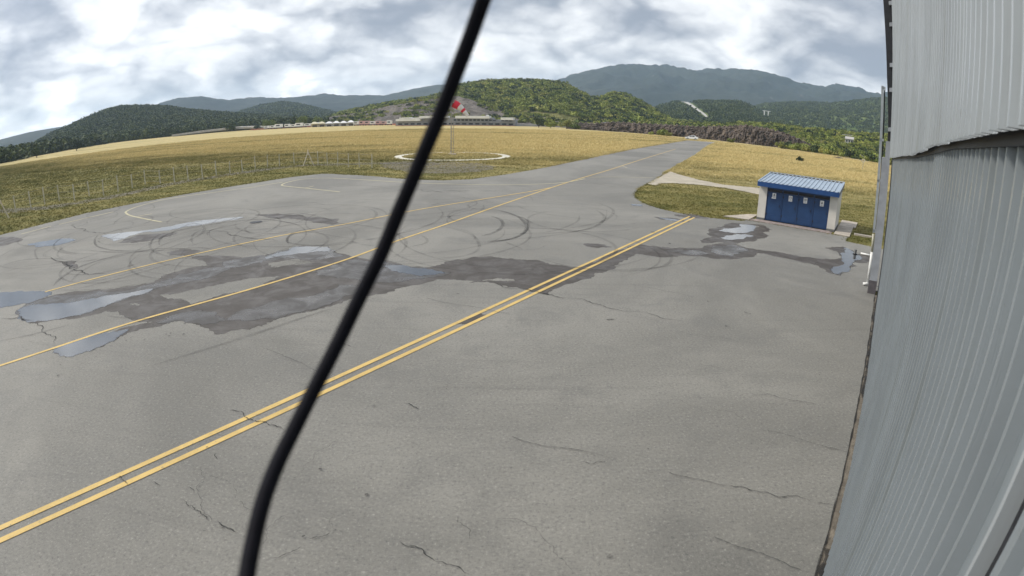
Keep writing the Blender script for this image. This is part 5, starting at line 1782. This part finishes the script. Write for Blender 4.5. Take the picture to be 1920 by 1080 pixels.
def house(name, px, py, dist, w, d, h, label, mat='bwhite', win=3, roofm='bwall', flat=False):
    v_ = at(px, py, dist) if not isinstance(dist, str) else HOUSES[dist]; az = math.atan2(v_.x, v_.y)
    root = empty(name, (v_.x, v_.y, v_.z), -az)
    mb = MB(); mb.box(-w / 2, w / 2, 0, d, -3, h); mb.build('wall', MAT[mat], root)
    if flat:
        mb = MB(); mb.box(-w / 2 - .3, w / 2 + .3, -.4, d + .3, h + 0.002, h + .35); mb.build('roof', MAT[roofm], root)
    else:
        v = [(-w / 2 - .3, -.4, h), (w / 2 + .3, -.4, h), (w / 2 + .3, d + .4, h), (-w / 2 - .3, d + .4, h), (-w / 2 - .3, d / 2, h + d * .28), (w / 2 + .3, d / 2, h + d * .28)]
        mesh('roof', v, [(0, 1, 5, 4), (2, 3, 4, 5), (0, 4, 3), (1, 2, 5), (0, 3, 2, 1)], MAT[roofm], root)
    for k in range(win):
        x0 = -w / 2 + w * (k + .5) / win
        mb = MB(); mb.box(x0 - w * .09, x0 + w * .09, -.06, .02, h * .35, h * .75); mb.build('window', MAT['bdark'], root)
    tag(root, label, 'building')


house('long_shed', 329, 246.5, 470, 13, 6, 3.2, 'low white roofed shed below the wooded hill on the left', 'bwall', 5, 'bwhite', True)
house('white_house', 343, 246, 468, 5, 5, 2.6, 'small white house right of the long shed under the wooded hill', 'bwhite', 2, 'bwhite')
house('hillside_house', 1592, 268, 'house', 3.6, 4, 2.0, 'white hillside house half hidden by trees near the hangar edge', 'housew', 3, 'road')
house('hillside_villa', 1591, 256.5, 'villa', 6.0, 4, 0.9, 'long pale roofed building above the white hillside house', 'bwall', 4, 'housew', True)
house('tiny_chapel', 1639, 222, 1000, 5, 5, 3.0, 'tiny white house high on the green slope beside the hangar', 'bwhite', 1, 'bwhite')
house('field_cabin', 1143, 239, 262, 6.5, 3, 1.9, 'low grey green cabin at the left end of the rock cut', 'beige', 3, 'grey', True)
# motorway viaduct far up the valley
v_ = at(1437, 212, 560); az = math.atan2(v_.x, v_.y)
via = empty('viaduct', (v_.x, v_.y, v_.z), -az)
via.scale = (0.42, 0.42, 0.36)
mb = MB(); mb.box(-9, 9, 0, 5, 5.0, 6.3); mb.build('deck', MAT['bwhite'], via)
for sx in (-4.6, 4.2):
    mb = MB(); b = sx
    mb.quadbox([(b - .9 + .4 * (sx < 0), 0.6, -6), (b + .9 - .4 * (sx > 0), .6, -6), (b + .9, 4, -6), (b - .9, 4, -6), (b - 1.3 * (1 + .5 * (sx < 0)), .6, 4.98), (b + 1.3 * (1 + .5 * (sx > 0)), .6, 4.98), (b + 1.3, 4, 4.98), (b - 1.3, 4, 4.98)])
    mb.build('pier', MAT['bwhite'], via)
tag(via, 'white motorway viaduct on two piers far behind the rock cut', 'viaduct')

# white car on the runway road
ca = Vector((*G(1297, 262.0), 0))
az = math.atan2(ca.x, ca.y)
car = empty('parked_car', ca, -az - 0.12)
sec = [(-2.15, .35), (-2.2, .62), (-2.1, .82), (-1.25, .95), (-.55, 1.40), (.85, 1.45), (1.55, 1.02), (2.1, .95), (2.18, .6), (2.1, .35)]
v, f = [], []
for y_ in (-.82, .82):
    for x, z in sec: v.append((x, y_ * (0.86 if z > 1.2 else 1), z))
n = len(sec)
f = [tuple(range(n - 1, -1, -1)), tuple(range(n, 2 * n))] + [(i, (i + 1) % n, n + (i + 1) % n, n + i) for i in range(n)]
mesh('body', v, f, MAT['carw'], car)
for sg in (-1, 1):
    y_ = .80 * sg
    for x0, x1, x2, x3 in ((-.95, -.5, .05, .05), (.15, .15, .85, 1.25)):
        mb = MB(); v = [(x0, y_ * 1.03, 1.0), (x3, y_ * 1.03, 1.0), (x2, y_ * .93, 1.34), (x1, y_ * .93, 1.34)]
        mesh('window', v, [(0, 1, 2, 3)], MAT['bdark'], car)
    for x in (-1.35, 1.3):
        mb = MB(); mb.tube([(x, y_ - .08 * sg, .32), (x, y_ + .06 * sg, .32)], .33, 14); w_ = mb.build('wheel', MAT['steel'], car)
        mb = MB(); mb.tube([(x, y_ + .055 * sg, .32), (x, y_ + .075 * sg, .32)], .19, 10); r0 = mb.build('rim', MAT['grey_l'], w_)
for sg in (-1, 1):
    mb = MB(); mb.box(-2.21, -2.1, .6 * sg - .18, .6 * sg + .18, .62, .76); mb.build('headlight', MAT['signw'], car)
tag(car, 'white car parked at the far end of the taxiway below the rock cut', 'car')

# bare road cut climbing the middle hill
X_, Y_, Z_, V__ = g_rh
rc = ROADCUT
deps = bpy.context.evaluated_depsgraph_get()
v, f = [], []
for i, (px, py) in enumerate(catmull(rc, 5)):
    for dx in (-4.2 + 0.08 * i, 4.2 - 0.08 * i):
        d = Vector(ray(px + dx, py))
        hit, loc, nr, idx = road_hill.ray_cast(Vector((0, 0, CAM_H)), d)
        v.append(tuple(loc + nr * 1.6) if hit else tuple(Vector((0, 0, CAM_H)) + d * 980))
m_ = len(v) // 2
f = [(2 * i, 2 * i + 1, 2 * i + 3, 2 * i + 2) for i in range(m_ - 1)]
tag(mesh('hill_road', v, f, MAT['road']), kind='structure')
